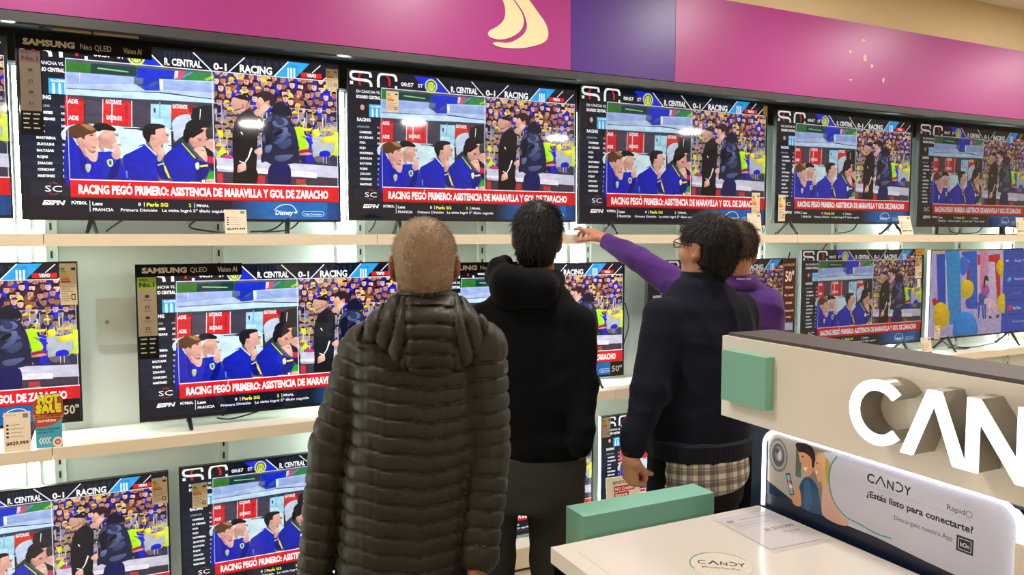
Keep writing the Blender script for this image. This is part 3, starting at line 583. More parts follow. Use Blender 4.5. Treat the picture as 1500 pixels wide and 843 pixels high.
    for k in range(14): a.rect(24.2,tuple(np.array(lin('0a1122'))*(1-k/13)+np.array(lin('0a62a8'))*(k/13)),98+k*1.6,79.9,99.6+k*1.6,90)
    a.rect(24.2,lin('0a62a8'),120.4,79.9,160,90); 
    for k in range(10): a.rect(24.4,tuple(np.array(lin('0a62a8'))*(1-k/9)+np.array(lin('123a78'))*(k/9)),136+k*2.4,79.9,138.4+k*2.4,90)
    a.text(25,'ffffff','ESPN',8.2,83.6,2.2,x1=18.6,bold=.06,shear=.25); a.rect(25.3,'0a1122',8.2,82.2,18.8,82.4)
    a.text(25,'ffffff','FÚTBOL',21.2,83.2,1.5,x1=28.4,bold=.04); a.rect(25,'e8f0ff',29.4,81.2,29.7,87)
    a.text(25,'ffffff','Lens',30.7,83.6,1.8,x1=35.4,bold=.03); a.text(25,'ffffff','FRANCIA',30.8,86.6,1.6,x1=40.4,bold=.02)
    a.text(25,'ffffff','0',52.2,83.6,1.8,bold=.03); a.rect(25,'e8f0ff',55,81.6,55.3,84); a.text(25,'f4f450','París SG',56.3,83.7,1.9,x1=66.8,bold=.04)
    a.text(25,'f4f450','2',77.2,83.7,1.8,bold=.03); a.rect(25,'e8f0ff',80,81.6,80.3,84.2); a.text(25,'ffffff','FINAL',81.2,83.6,1.4,x1=87.6,bold=.03)
    a.text(25,'f0f4ff','Primera División',43.8,86.6,1.6,x1=61.4,bold=.02); a.text(25,'f0f4ff','La visita logró 5° título seguido',63.8,86.6,1.6,x1=97,bold=.02)
    a.text(25,'f4f8ff','Disney',123,87.4,2.6,x1=133,bold=.02,shear=.15); a.text(25,'f4f8ff','+',133.6,87,2,bold=.05)
    stroke([(122.4,85),(125,82.6),(129,81.4),(133,82.4),(135.4,86)],'f4f8ff',.4,25.2)
    stroke([(139,85.3),(138.2,86.6),(139,88),(150,88),(151,86.6),(150,85.3),(139,85.3)],'d0e0ff',.3,25,False); a.text(25,'d8e8ff','Plan Premium',139.6,87.3,1,x1=149.6,bold=.02)
    return a.mesh('match_picture',1/160,1/90)
def advert():
    a=Art(.00015); a.rect(0,'cbbbe6',0,0,160,90); draw(a,ADVERT,1)
    a.rect(8,'1a50c4',112,0,160,90)
    for y in (22.5,39,55,71): a.rect(8.5,'10409c',112,y,160,y+.9)
    for t,y,h,c in (('Google TV',13,2.6,'d0d8f4'),('Plataformas',33,2.4,'d0d8f4'),('Netflix',49,2.4,'c06078'),('YouTube',65.6,3.2,'f0f0ff'),('Google Play',80,2,'a0b8e8')): a.text(9,c,t,130,y,h,x1=130+len(t)*1.9,bold=.02)
    a.ell(9,'e02838',124.6,64.2,3.6,2.5); a.poly(9.5,'ffffff',[(123.6,62.9),(126.2,64.2),(123.6,65.5)]); a.ell(9,'60c8d8',123,32,2.4,2.4)
    return a.mesh('advert_picture',1/160,1/90)
ME_MATCH,ME_AD=broadcast(),advert()
# ------------------------------------------------------------------ televisions
M_bez=mat('tv_black_plastic','0c0c0d',.35)
M_foot=mat('tv_foot_black','131314',.4)
M_cord=mat('black_cable','0c0c0c',.6)
def screen_mat(s): return attr_mat('lit_screen_%d'%round(s*100),emit=s*SCREEN,rough=.04)
def energy_mesh():
    a=Art(.00004); a.rect(0,'d9c7a4',0,0,58,90)
    for k,c in enumerate(['3f8f3a','7da83a','c8c040','e0a030','d8702a','c03a24']): a.poly(1,c,[(4,10+k*5.5),(16+k*4,10+k*5.5),(18+k*4,12+k*5.5),(16+k*4,14.2+k*5.5),(4,14.2+k*5.5)])
    a.rect(1,'1c1c1c',40,9,54,15)
    for k in range(7): a.rect(1,'8d8068',5,50+k*5,[50,34,44,28,48,40,30][k],51.6+k*5)
    a.rect(1,'3a3630',38,66,52,80); a.rect(2,'d9c7a4',41,69,49,77)
    return a.mesh('energy_print',1/58,1/90)
ME_EN=energy_mesh()
def slab_art(name,me,x0,x1,z0,z1,y,parent,m=None,th=.0015,back=None,label=None,rz=0):
    """a printed card: a slab with its print on the front"""
    o=boxes(name,[(0,x1-x0,0,th,0,z1-z0)],back or mat('card_white','e6dac4',.5),parent); o.location=(x0,y,z0)
    if label: o['label']=label
    p=link('print',me,m or None,o)
    if me.materials and m is None: pass
    elif not me.materials: me.materials.append(M_print)
    p.scale=(x1-x0,1,z1-z0); p.location=(0,-.0003,z1-z0); return o
ME_EN.materials.append(M_print)
def television(label,x0,x1,z0,z1,zs,strength,feet,group,pic=None,y=3.42,cord=None,tilt=0):
    W,Hh=x1-x0,z1-z0; cx=(x0+x1)/2
    t=thing('television',label,'television',(cx,y,zs),0,group); g=z0-zs
    h=W/2
    bm=bmesh.new(); box(bm,-h,h,.004,.022,g,g+Hh); box(bm,-h*.72,h*.72,.022,.062,g+Hh*.08,g+Hh*.62)
    finish('housing',bm,M_bez,t,bevel=.003)
    b=.006; bb=.011
    bm=bmesh.new()
    for q in ((-h,-h+b,-.004,.004,g,g+Hh),(h-b,h,-.004,.004,g,g+Hh),(-h+b,h-b,-.004,.004,g+Hh-b,g+Hh),(-h+b,h-b,-.004,.004,g,g+bb)): box(bm,*q)
    finish('bezel',bm,M_bez,t)
    s=bpy.data.objects.new('screen',pic or ME_MATCH); COL.objects.link(s); s.parent=t
    if not s.data.materials: s.data.materials.append(screen_mat(1))
    s.material_slots[0].link='OBJECT'; s.material_slots[0].material=screen_mat(strength)
    s.scale=(W-2*b,1,Hh-b-bb); s.location=(-h+b,.003,g+Hh-b)
    kind,fx=feet
    for sgn in (-1,1):
        X=sgn*h*fx
        if kind=='v': f=tubes('foot',[([(X,.02,g+.03),(X,.0,g),(X-.012,-.060,.009),(X-.012,-.068,.009)],[.010,.010,.007,.007]),([(X,.03,g+.03),(X,.03,g),(X+.012,.115,.009),(X+.012,.13,.009)],[.010,.010,.007,.007])],M_foot,t)
        elif kind=='blade': f=tubes('foot',[([(X,.02,g+.05),(X,.02,g-.005),(X+.004,-.06,.009),(X+.004,-.068,.009)],[.009,.010,.008,.006]),([(X,.02,g),(X,.09,.009),(X,.11,.009)],[.009,.007,.006])],M_foot,t)
        else: f=boxes('foot',[(X-.017,X+.017,.01,.035,.006,g+.03),(X-.11,X+.11,-.065,.12,.001,.008)],M_foot,t,bevel=.002)
    if cord:
        for pts in cord: tubes('power_cord',[(spline([(X-cx,Y-y,Z-zs) for X,Y,Z in pts],6),.0035)],M_cord,t,6)
    return t,cx,y,zs
def local(tv,o): # child already placed in world metres -> tv space
    t,cx,y,zs=tv; o.location=Vector(o.location)-Vector((cx,y,zs)); return o
def energy(tv,x0,x1,z0,z1): return local(tv,slab_art('energy_label',ME_EN,x0,x1,z0,z1,3.4135,tv[0],label='printed energy label'))
def header(tv,x0,x1,z0,z1,words,lab):
    a=Art(.0001); W=x1-x0; Hh=z1-z0; hU=100*Hh/W
    o=boxes('header_strip',[(0,W,0,.004,0,Hh)],mat('black_card','08080a',.7,spec=.2),tv[0]); o.location=(x0,3.411,z0); o['label']=lab
    for t,xa,xb,bold in words:
        a=Art(.0001); a.text(0,'cdc4b0',t,xa,hU*.70,hU*.42,x1=xb,bold=bold); me=a.mesh('header_lettering',W/100); me.materials.append(M_print)
        p=link('lettering',me,None,o); p.location=(0,-.0006,Hh)
    return local(tv,o)
def feature(tv,x0,x1,z0,z1,top,split=.28,paper='9a8c74'):
    a=Art(.0001); W=x1-x0; Hh=z1-z0; hU=100*Hh/W
    a.rect(0,paper,4,2,96,hU*(1-split)); a.rect(1,top,4,2,96,hU*.15); a.text(2,'1a1a12','No.1',14,hU*.125,hU*.055,x1=86,bold=.04); a.rect(2,'3a3428',14,hU*.03,50,hU*.045)
    for k in range(4):
        y=hU*(.22+.13*k); a.rect(2,'2c261c',40,y,60,y+hU*.035)
        if k%2: a.ell(3,paper,50,y+hU*.0175,6,hU*.012,10)
        a.rect(2,'5c5240',26,y+hU*.05,74,y+hU*.056); a.rect(2,'5c5240',34,y+hU*.066,66,y+hU*.071)
    for k in range(4):
        for q in range(2): a.rect(1,'b8b0a0',12+q*44,hU*(1-split+.03+.055*k),[44,86][q]-(k*5)%13,hU*(1-split+.045+.055*k))
    me=a.mesh('feature_print',W/100); me.materials.append(M_print)
    o=boxes('feature_card',[(0,W,0,.002,0,Hh)],mat('black_card','08080a',.7,spec=.2),tv[0]); o.location=(x0,3.4125,z0); o['label']='printed feature card on the left edge of the screen'
    p=link('print',me,None,o); p.location=(0,-.0006,Hh); return local(tv,o)
def wire(*p): return [list(p)]
U='televisions on the upper shelf'; Mi='televisions on the middle shelf'; Lo='televisions on the lowest shelf'; ZU,ZM,ZL=ZS['top'],ZS['middle'],ZS['bottom']
T0=television('television mostly cut off by the left edge, on the upper shelf',-1.61,-.401,1.716,2.385,ZU,1.2,('v',.7),U)
T1=television('large bright television with black header strip, leftmost whole one on the upper shelf',-.375,.828,1.711,2.398,ZU,1.25,('v',.62),U,cord=[[(.0,3.48,1.74),(-.06,3.5,1.70),(-.1,3.5,ZU+.011)],[(.28,3.5,1.74),(.21,3.5,1.69),(.3,3.45,ZU+.011),(.36,3.5,ZU+.011)],[(.62,3.5,1.74),(.55,3.5,1.68),(.45,3.48,ZU+.011)],[(.68,3.5,1.74),(.62,3.5,1.68),(.5,3.46,ZU+.011)]])
T2=television('television on the upper shelf above the grey-haired man, left of the largest one',.862,2.037,1.72,2.387,ZU,1.0,('v',.6),U,cord=[[(1.02,3.5,1.76),(1.0,3.5,1.70),(.97,3.48,ZU+.011)]])
T3=television('largest television on the upper shelf, above the man in the navy sweater',2.053,3.322,1.712,2.42,ZU,.85,('v',.68),U,cord=[[(2.75,3.5,1.75),(2.8,3.5,1.69),(2.95,3.48,ZU+.011)],[(3.42,3.55,1.9),(3.4,3.5,1.70),(3.3,3.46,ZU+.011)]])
T4=television('television on splayed black feet on the upper shelf, between the largest and dimmest ones',3.392,4.575,1.726,2.39,ZU,.72,('v',.78),U,cord=[[(4.2,3.5,1.76),(4.15,3.5,1.69),(4.0,3.48,ZU+.011)]])
T5=television('dim television on flat plate feet at the right end of the upper shelf',4.645,5.83,1.711,2.39,ZU,.42,('plate',.62),U,cord=[[(5.1,3.5,1.76),(5.12,3.5,1.68),(5.3,3.47,ZU+.011)],[(5.5,3.5,1.76),(5.42,3.5,1.68),(5.2,3.47,ZU+.011)]])
A2=television('television behind the hot sale sign on the middle shelf',-1.31,-.2,.926,1.552,ZM,1.15,('v',.7),Mi)
B2=television('television with black header strip and lime-topped card, left of the grey-haired man',.0,1.115,.898,1.533,ZM,1.15,('blade',.67),Mi,cord=[[(.62,3.5,.94),(.5,3.5,.89),(.36,3.46,ZM+.011),(.3,3.5,ZM+.011)]])
C2=television('middle shelf television half hidden behind the man in the black hoodie',1.258,2.338,.906,1.513,ZM,1.15,('v',.7),Mi,cord=[[(2.44,3.56,1.28),(2.46,3.55,1.16),(2.38,3.52,1.0),(2.3,3.5,.91)]])
D2=television('television with a dark red logo strip, behind the man in purple',2.487,3.572,.91,1.518,ZM,.52,('v',.7),Mi)
E2=television('middle shelf television with a yellow sticker, left of the balloon advert',3.62,4.732,.94,1.565,ZM,.52,('v',.7),Mi,cord=[[(3.85,3.5,1.5),(3.95,3.56,1.56),(4.0,3.57,1.60)],[(3.66,3.55,1.55),(3.6,3.56,1.3),(3.59,3.56,1.0)]])
F2=television('television showing a colourful balloon advert, right end of the middle shelf',4.80,5.95,.945,1.557,ZM,.52,('v',.62),Mi,pic=ME_AD,cord=[[(5.1,3.5,.96),(5.15,3.46,.88),(5.3,3.42,ZM+.011),(5.5,3.46,ZM+.011),(5.7,3.5,ZM+.01)],[(5.0,3.5,.96),(5.1,3.44,.87),(5.22,3.4,ZM+.011),(5.1,3.48,ZM+.011)]])
A3=television('lowest shelf television at the left edge, energy label at its upper right',-.865,.099,.135,.685,ZL,1.05,('v',.7),Lo)
B3=television('television on the lowest shelf left of the quilted jacket, energy label over its side panel',.139,1.10,.135,.69,ZL,1.0,('v',.7),Lo)
C3=television('lowest shelf television behind the legs of the man in the black hoodie',1.19,2.15,.135,.69,ZL,1.05,('v',.7),Lo)
D3=television('lowest shelf television behind the hand of the man in the navy sweater',2.198,3.16,.135,.692,ZL,1.0,('v',.7),Lo)
header(T1,-.372,.085,2.345,2.398,[('SAMSUNG',5,42,.05),('Neo QLED',46,69,.0),('Vision AI',78,92,.01)],'black header strip with silver lettering')
feature(T1,-.365,-.292,2.03,2.342,'6a4a42',paper='6e6252')  # card print coloured darker to paint in the shade under the fascia
header(B2,.0,.405,1.487,1.537,[('SAMSUNG',6,47,.05),('QLED',50,66,.0),('Vision AI',76,95,.02)],'black header strip with silver lettering')
feature(B2,.003,.079,1.155,1.487,'8fb02c')
header(C2,1.262,1.70,1.472,1.524,[('SAMSUNG',5,50,.05),('Neo QLED',54,82,.0)],'black header strip with silver lettering')
energy(T1,.77,.822,2.293,2.376); energy(T2,1.04,1.097,2.21,2.303); energy(T3,3.212,3.272,1.75,1.90); energy(T4,3.418,3.472,1.738,1.893)
energy(A2,-.26,-.203,1.385,1.545); energy(E2,4.645,4.706,1.37,1.52); energy(F2,4.862,4.92,.95,1.04)
energy(A3,.036,.094,.555,.663); energy(B3,.187,.246,.515,.617); energy(D3,2.204,2.255,.58,.686)
def sticker(tv,x0,x1,z0,z1,c,name,txt=None,tc='d8d4c8',lab=None):
    a=Art(.0001); W=x1-x0;Hh=z1-z0; hU=100*Hh/W; a.rect(0,c,0,0,100,hU)
    if txt:
        for t,xa,xb,ya,hh in txt: a.text(1,tc,t,xa,ya*hU,hh*hU,x1=xb,bold=.02)
    me=a.mesh(name,1/100,1/hU); me.materials.append(M_gloss_print)
    return local(tv,slab_art(name,me,x0,x1,z0,z1,3.4135,tv[0],label=lab))
sticker(E2,4.645,4.725,1.525,1.562,'e0b020','sticker',[('Smart',15,80,.62,.3)],'403010','yellow sticker')
sticker(E2,4.67,4.70,1.31,1.365,'d8cdb8','sticker',None,lab='small white sticker')
sticker(T3,3.285,3.315,2.34,2.40,'c8a830','sticker',None,lab='small yellow sticker')
sticker(A2,-.268,-.207,.937,1.02,'17181a','size_sticker',[('50"',8,92,.72,.42)],lab='black sticker reading the screen size')
sticker(C2,2.25,2.333,.91,.985,'17181a','size_sticker',[('50"',12,88,.72,.42)],lab='black sticker reading the screen size')
sticker(D2,3.468,3.568,1.14,1.514,'4a1416','logo_strip',[('NOBLEX',10,92,.115,.04),('50"',18,88,.36,.17),('VIDAA',18,84,.475,.04),('4K UHD',12,88,.60,.035),('HDMI',24,76,.725,.035),('Bluetooth',10,90,.845,.035),('Dolby',26,74,.945,.03)],lab='dark red strip of feature logos')
# ------------------------------------------------------------------ price cards and signs on the shelves
M_acr=mat('clear_acrylic','f4f6f6',.05,alpha=.14)
def price_card(label,x,y,z,wd,ht,price,lean=12,rz=0,group='price cards on the shelves'):
    t=thing('price_card',label,'price card',(x,y,z),R(rz),group)
    a=Art(.00008); hU=100*ht/wd; a.rect(0,'ecdcc4',0,0,100,hU); a.text(1,'5a5040','TV LED UHD',10,hU*.09,hU*.035,x1=46); a.rect(1,'8a806a',72,hU*.05,92,hU*.16)
    for k in range(4): a.ell(1,'3a342a',14,hU*(.33+.1*k),5.5,hU*.03,10); a.rect(1,'8c826c',26,hU*(.32+.1*k),[60,74,66,70][k],hU*(.335+.1*k))
    a.text(1,'1c1812',price,8,hU*.84,hU*.085,x1=92,bold=.04)
    me=a.mesh('price_print',1/100,1/hU); me.materials.append(M_print)
    o=boxes('card',[(-wd/2,wd/2,0,.002,0,ht)],mat('card_cream','ecdcc4',.5),t); o.rotation_euler=(-R(lean),0,0); o.location=(0,0,.002)
    p=link('print',me,None,o); p.scale=(wd,1,ht); p.location=(-wd/2,-.0004,ht)
    boxes('holder',[(-wd*.42,wd*.42,-.002,.02,0,.002)],M_acr,t)
price_card('white price card reading 2.099.999 in front of the leftmost whole television, upper shelf',.375,3.312,ZU+.001,.085,.1,'$2.099.999',14)
price_card('tall cream price card in front of the largest television, upper shelf',3.145,3.312,ZU+.001,.10,.118,'$1.799.999',6)
price_card('cream price card at the lower right of the television with splayed V feet, upper shelf',4.425,3.312,ZU+.001,.11,.122,'$849.999',16)
price_card('cream price card at the far right end of the upper shelf',5.62,3.312,ZU+.001,.11,.122,'$599.999',8)
price_card('white price card reading 629.999 beside the hot sale sign on the middle shelf',-.407,3.312,ZM+.001,.084,.142,'$629.999',6)
price_card('small cream price card between the two televisions at the right of the middle shelf',4.66,3.312,ZM+.001,.10,.125,'$699.999',10)
# hot sale sign
t=thing('sale_sign','red and yellow hot sale sign standing on the middle shelf at the left','sale sign',(-.307,3.325,ZM+.001))
def outline(P): return [(x,z) for x,z in P]
o=boxes('card',[(-.043,.043,0,.002,0,.135)],mat('card_white','e6dac4',.5),t); 
a=Art(.0001); a.rect(0,'48a8c8',0,0,100,157); a.poly(1,'c8442c',[(0,0),(100,0),(100,30),(92,44),(70,56),(40,64),(0,66)],False)
a.text(2,'f4e8d8','Descuentos',9,24,14,x1=90,bold=.03); a.text(2,'f4e8d8','increíbles',9,44,14,x1=78,bold=.03)
a.text(2,'14506c','Productos seleccionados',8,80,9,x1=92,bold=.02); a.text(2,'14506c','hasta agotar stock',8,92,8,x1=70,bold=.02)
for k in range(4): a.line(2,'e8f4f8',[(22+k*11,112),(12+k*11,126),(22+k*11,140)],5)
a.ell(2,'f0e4cc',82,136,20,22); a.ell(3,'c8442c',82,136,12,13); a.text(4,'f4e8d8','25',75,141,10,x1=89,bold=.04)
me=a.mesh('sale_print',.086/100); me.materials.append(M_print); p=link('print',me,None,o); p.location=(-.043,-.0004,.135)
M_red=mat('sale_red','b8402c',.45)
o=prism('headboard',[(-.05,.13),(.046,.118),(.05,.128),(.047,.188),(.03,.193),(-.03,.188),(-.046,.18)],.004,M_red,t); o.location=(0,-.004,0)
a=Art(.0001); a.text(0,'5a1c14','HOT',17,38,34,x1=90,bold=.13); a.text(1,'e8e02c','HOT',17,37,32,x1=88,bold=.085); a.text(0,'5a1c14','SALE',9,72,32,x1=95,bold=.13); a.text(1,'e8e02c','SALE',10,71,30,x1=93,bold=.085)
me=a.mesh('sale_lettering',.001); me.materials.append(M_print); p=link('lettering',me,None,o); p.location=(-.05,-.0005,.205)
o=boxes('strip',[(-.049,.049,-.003,-.001,.112,.127)],mat('sale_strip','d8862c',.45),t)
a=Art(.0001); a.text(0,'4a2010','del 12 al 20 de mayo',6,11,8,x1=94,bold=.03); me=a.mesh('strip_lettering',.00098); me.materials.append(M_print); p=link('lettering',me,None,o); p.location=(-.049,-.0034,.127)
# benefit sign in front of the lowest television
t=thing('benefit_sign','white card with red lettering in front of the lowest television, beside the dangling hand','sign',(2.285,3.315,ZL+.001))
o=boxes('card',[(-.105,.105,0,.003,0,.27)],mat('card_white','e6dac4',.5),t,bevel=.001); o.rotation_euler=(-R(5),0,0)
a=Art(.0001); a.text(1,'4a3c34','BENEFICIOS',20,19,8,x1=72,bold=.01); a.rect(1,'b8202c',22,24,84,38); a.text(2,'f8e8e0','NO Crédito',26,35,8,x1=80,bold=.03); a.rect(1,'b8202c',22,40,66,53); a.text(2,'f8e8e0','Entrega',26,50,8,x1=62,bold=.03)
a.rect(1,'3a332c',30,64,88,110); a.rect(2,'7a6a54',40,70,86,76)
me=a.mesh('benefit_print',.0021); me.materials.append(M_print); p=link('print',me,None,o); p.location=(-.105,-.0006,.27)
# ------------------------------------------------------------------ the white brand counter at the right, running away from the wall
M_white=mat('white_lacquer','ebe5db',.35); M_navy=mat('navy_laminate','12203c',.35); M_top=mat('dark_counter_top','4a4340',.5)
M_mint=mat('mint_lacquer','84c0ab',.45); M_steel=mat('brushed_letter_side','a8a49c',.35,.85); M_face=mat('lit_letter_face','ffffff',.4,emit=1.6); M_neon=mat('white_neon_flex','f4f8ff',.4,emit=3.6)
YE=1.49; YN=-.6
ct=thing('display_counter','white and navy display counter with lit lettering and a neon-framed poster, at the right','display counter',(1.42,YE,0))
boxes('body',[(0,.14,YN-YE,0,0,1.175)],M_navy,ct,bevel=.002)
boxes('header_panel',[(-.03,.14,YN-YE,.085,1.175,1.388)],M_white,ct,bevel=.003)
boxes('top',[(-.018,.135,YN-YE+.01,.075,1.388,1.396)],M_top,ct)
boxes('mint_tile',[(-.058,-.03,-.100,.055,1.226,1.356)],M_mint,ct,bevel=.002)
def letter(ch,yc):           # outlines in picture direction: s grows toward the camera (‑y), z up; unit = letter height .135
    H_=.132; polys=[]
    if ch in 'C':
        n=28; ro,ri=.5,.335; A=[R(42+276*k/n) for k in range(n+1)]
        P=[(ro*math.cos(q),.5+ro*math.sin(q)) for q in A]+[(ri*math.cos(q),.5+ri*math.sin(q)) for q in reversed(A)]
    elif ch=='D':
        n=28; ro,ri=.5,.335; A=[R(-138+276*k/n) for k in range(n+1)]
        P=[(ro*math.cos(q),.5+ro*math.sin(q)) for q in A]+[(ri*math.cos(q),.5+ri*math.sin(q)) for q in reversed(A)]
    elif ch=='A': P=[(-.5,0),(-.1,1),(.1,1),(.5,0),(.31,0),(0,.8),(-.31,0)]
    elif ch=='N': P=[(-.42,0),(-.42,1),(-.25,1),(.25,.3),(.25,1),(.42,1),(.42,0),(.25,0),(-.25,.7),(-.25,0)]
    else: P=[(-.45,1),(-.26,1),(0,.6),(.26,1),(.45,1),(.09,.45),(.09,0),(-.09,0),(-.09,.45)]
    P=[(x*H_,z*H_) for x,z in P]
    o=prism('letter',P,.062,M_steel,ct,bevel=0); o.rotation_euler=(0,0,-PI/2); o.location=(-.0925,yc-YE,1.232); o['label']='lit letter '+ch
    f=prism('lit_face',P,.006,M_face,o); f.location=(0,-.006,0)
for ch,yc in (('C',1.045),('A',.925),('N',.806),('D',.675),('Y',.55)): letter(ch,yc)
ylo,yhi,zt,rr=.812,1.437,1.168,.045
P=[(-.010,yhi-YE,.972)]+[(-.010,yhi-YE,1.0),(-.010,yhi-YE,zt-rr)]+[(-.010,yhi-rr+rr*math.cos(q)-YE,zt-rr+rr*math.sin(q)) for q in [PI/2*k/8 for k in range(1,9)]]+[(-.010,ylo+rr+rr*math.cos(q)-YE,zt-rr+rr*math.sin(q)) for q in [PI/2+PI/2*k/8 for k in range(0,9)]]+[(-.010,ylo-YE,1.0),(-.010,ylo-YE,.95)]
tubes('neon_tube',[(P,.005)],M_neon,ct,10)
# poster: 62 x 16 cm, drawn in hundredths of its width
a=Art(.0001); PW=.612; PH=.155; hU=100*PH/PW
a.rect(0,'d8d8e4',0,0,100,hU)
a.rect(1,'b4aca4',0,0,44,hU); a.rect(1.2,'8c8078',26,0,44,hU); a.rect(1.3,'5a6a58',18.5,3,22,14)
a.ell(1.5,'7a7a7c',7,8,6.3,7); a.ell(1.7,'a8a8a8',7,8,5.2,5.9); a.ell(1.9,'5a5a5e',7,8,4.2,4.8); a.ell(2,'8a8a8c',7.4,7.4,2.6,3.2); a.ell(2.2,'d8d4cc',8,8,1.2,2); a.ell(2.3,'4a4a50',6,6.4,1.4,1)
a.poly(1.4,'1c2a4a',[(0,20),(22,25.3),(0,25.3)])
a.poly(2.5,'2c5078',[(20,25.3),(21,18),(24,13.5),(28,12.6),(32,15),(34,20),(35,25.3)],True); a.poly(2.7,'3a6490',[(24,16),(27,14),(29,20),(28,25),(25,25)],True)
a.poly(2.8,'c49a58',[(31,3),(34,1.2),(38,1.6),(41,4.5),(42,10),(41,17),(38,19),(35,15),(32,9)],True); a.poly(3,'d8b478',[(33,3),(36,2.2),(36.5,9),(38,15),(36,15),(33.5,9)],True)
a.poly(3,'d89c74',[(20,3.6),(22,2.4),(27,3),(29.4,5),(29.6,9),(27.6,11.6),(25.8,12.6),(23.6,11),(22.6,8.4),(21,7.4),(20.6,5.6)],True)
a.poly(3.2,'2a1c18',[(18.2,1.2),(22,-.0),(27.6,.2),(30,2.6),(30.4,7),(28.8,8.4),(28,5),(24,3.6),(20,3.9)],True)
a.poly(3.2,'dca684',[(31,4),(33,2.8),(34.6,6),(34.8,11),(33,13),(31.4,11),(30,8.4)],True)
a.poly(3.5,'fff4ee',[(23.4,9.4),(25.2,9.2),(26,8.6),(25,10.8)]); a.poly(3.5,'fff4ee',[(30.8,9),(32.2,9.2),(31.4,10.4)]); a.ell(3.5,'3a2018',22.8,5.3,.7,.3); a.ell(3.5,'3a2018',31.6,6,.6,.25)
a.poly(3.4,'d8ac9c',[(36,13.5),(40,12),(44,17),(45,25.3),(36,25.3),(35,18)],True)
a.poly(3.8,'d89c78',[(16,20.4),(19,17.6),(21.4,18.6),(22.6,23),(22,25.3),(17.6,25.3)],True); a.poly(4,'14181e',[(12.2,14.4),(15,13.6),(18.2,21.6),(15.4,22.6)]); a.poly(4.2,'8fb4d8',[(12.7,14.8),(14.8,14.2),(17.6,21.4),(15.6,22)]); a.rect(4.4,'d83038',14,16.6,15.8,17.4); a.rect(4.4,'e8e8f0',14.6,18.2,16.8,19.4)
a.poly(4.6,'c6c6d8',[(40,0),(38.4,5),(38,12),(40,19),(45,23.4),(52,25.3),(100,25.3),(100,0)],True); a.rect(4.7,'c6c6d8',50,0,100,hU)
a.line(4.9,'2fa08c',[(p.x,p.y) for p in spline([(40.6,1,0),(38.4,5.4,0),(38,12,0),(40,18.6,0),(45,22.6,0),(52,24,0),(58,23.6,0)],5)],.5)
a.V=[((x*.8 if x<=36 else 28.8+(x-36)*1.25) if x<46 else x,y,l) for x,y,l in a.V]
a.text(6,'1a1c28','C',47.6,6.6,3.3,x1=50.6,bold=.02); a.line(6,'1a1c28',[(51.2,6.6),(53.2,3.3),(55.2,6.6)],.5); a.text(6,'1a1c28','N',55.8,6.7,3.2,x1=58.4,bold=.02)
a.line(6,'1a1c28',[(59.2,3.6),(60.6,3.5),(61.8,4.4),(61.8,5.6),(60.6,6.5),(59.2,6.4)],.5); a.text(6,'1a1c28','Y',62.3,6.7,3.1,x1=65,bold=.02)
a.line(6,'b0b4c4',[(47.8,8),(86,8)],.2)
a.text(6,'2a2c38','Rapid',77.8,7.0,1.9,x1=83.6); a.line(6,'8a90a0',[(85+1.0*math.cos(q),6.3+1.0*math.sin(q)) for q in [2*PI*k/12 for k in range(13)]],.35)
a.text(6,'1c1e2a','¿Estás listo para conectarte?',47.7,11.9,2.3,x1=86.6,bold=.03)
a.text(6,'30323e','Descargate nuestra App',59,16.6,1.6,x1=80)
a.rect(6,'1c2030',81.3,13.9,86.8,19); a.line(9,'c8ccd8',[(82,14.7),(86.1,14.7),(86.1,18.2),(82,18.2),(82,14.7)],.22); a.text(9,'e8ecf4','hOn',82.6,17.2,1.5,x1=85.5,bold=.01)
me=a.mesh('poster_print',PW/100); me.materials.append(M_gloss_print)
o=boxes('poster',[(0,PW,0,.003,0,PH)],M_white,ct); o.rotation_euler=(0,0,-PI/2); o.location=(-.0035,1.430-YE,1.003); o['label']='poster of a couple with a phone beside a washing machine'
p=link('print',me,None,o); p.location=(0,-.0004,PH)
# sign in an acrylic pocket at the near end of the poster
t=thing('price_sign','cream price sign in a clear acrylic pocket, below the right end of the neon tube','price sign',(1.396,.808,.93))
o=boxes('sheet',[(0,.14,0,.002,0,.176)],mat('card_cream','ecdcc4',.5),t); o.rotation_euler=(0,0,-PI/2); o.location=(-.006,0,0)
a=Art(.0001); a.text(0,'1c1812','S. OFERTA',20,26,9,x1=92,bold=.04); a.text(0,'3a342a','TV 50 UHD',20,38,6,x1=80); a.text(0,'3a342a','UN AÑO',20,48,6,x1=70)
me=a.mesh('sign_print',.0014); me.materials.append(M_print); p=link('print',me,None,o); p.location=(0,-.0006,.176)
o=boxes('pocket',[(-.004,.146,-.004,-.002,-.004,.186),(-.004,.146,.003,.005,-.004,.186),(-.004,.146,-.004,.005,.181,.186)],M_acr,t); o.rotation_euler=(0,0,-PI/2); o.location=(-.006,0,0)
# ------------------------------------------------------------------ washing machine on its podium, mint block behind it
t=thing('display_podium','low white podium under the washing machine','podium',(1.1,1.05,0))
boxes('deck',[(-.33,.30,-.48,.42,.06,.1)],M_white,t,bevel=.003); boxes('base',[(-.30,.29,-.45,.40,0,.06)],M_navy,t)
t=thing('washing_machine','white topped washing machine with black front, beside the counter','washing machine',(1.1,1.08,.1))
M_enam=mat('white_enamel','ece6dc',.18,coat=.4); M_glass=mat('black_glass','08080a',.08)
bm=bmesh.new(); box(bm,-.290,.297,-.345,.358,.015,.835); finish('cabinet',bm,M_enam,t,bevel=.012,seg=3)
bm=bmesh.new(); box(bm,-.300,.299,-.35,.362,.835,.870); finish('top_panel',bm,M_enam,t,bevel=.009,seg=4)
boxes('top_inset',[(-.26,.26,-.31,.315,.870,.8715)],M_enam,t,bevel=.001)
o=boxes('front_panel',[(-.298,-.289,-.335,.35,.04,.832)],M_glass,t,bevel=.003)
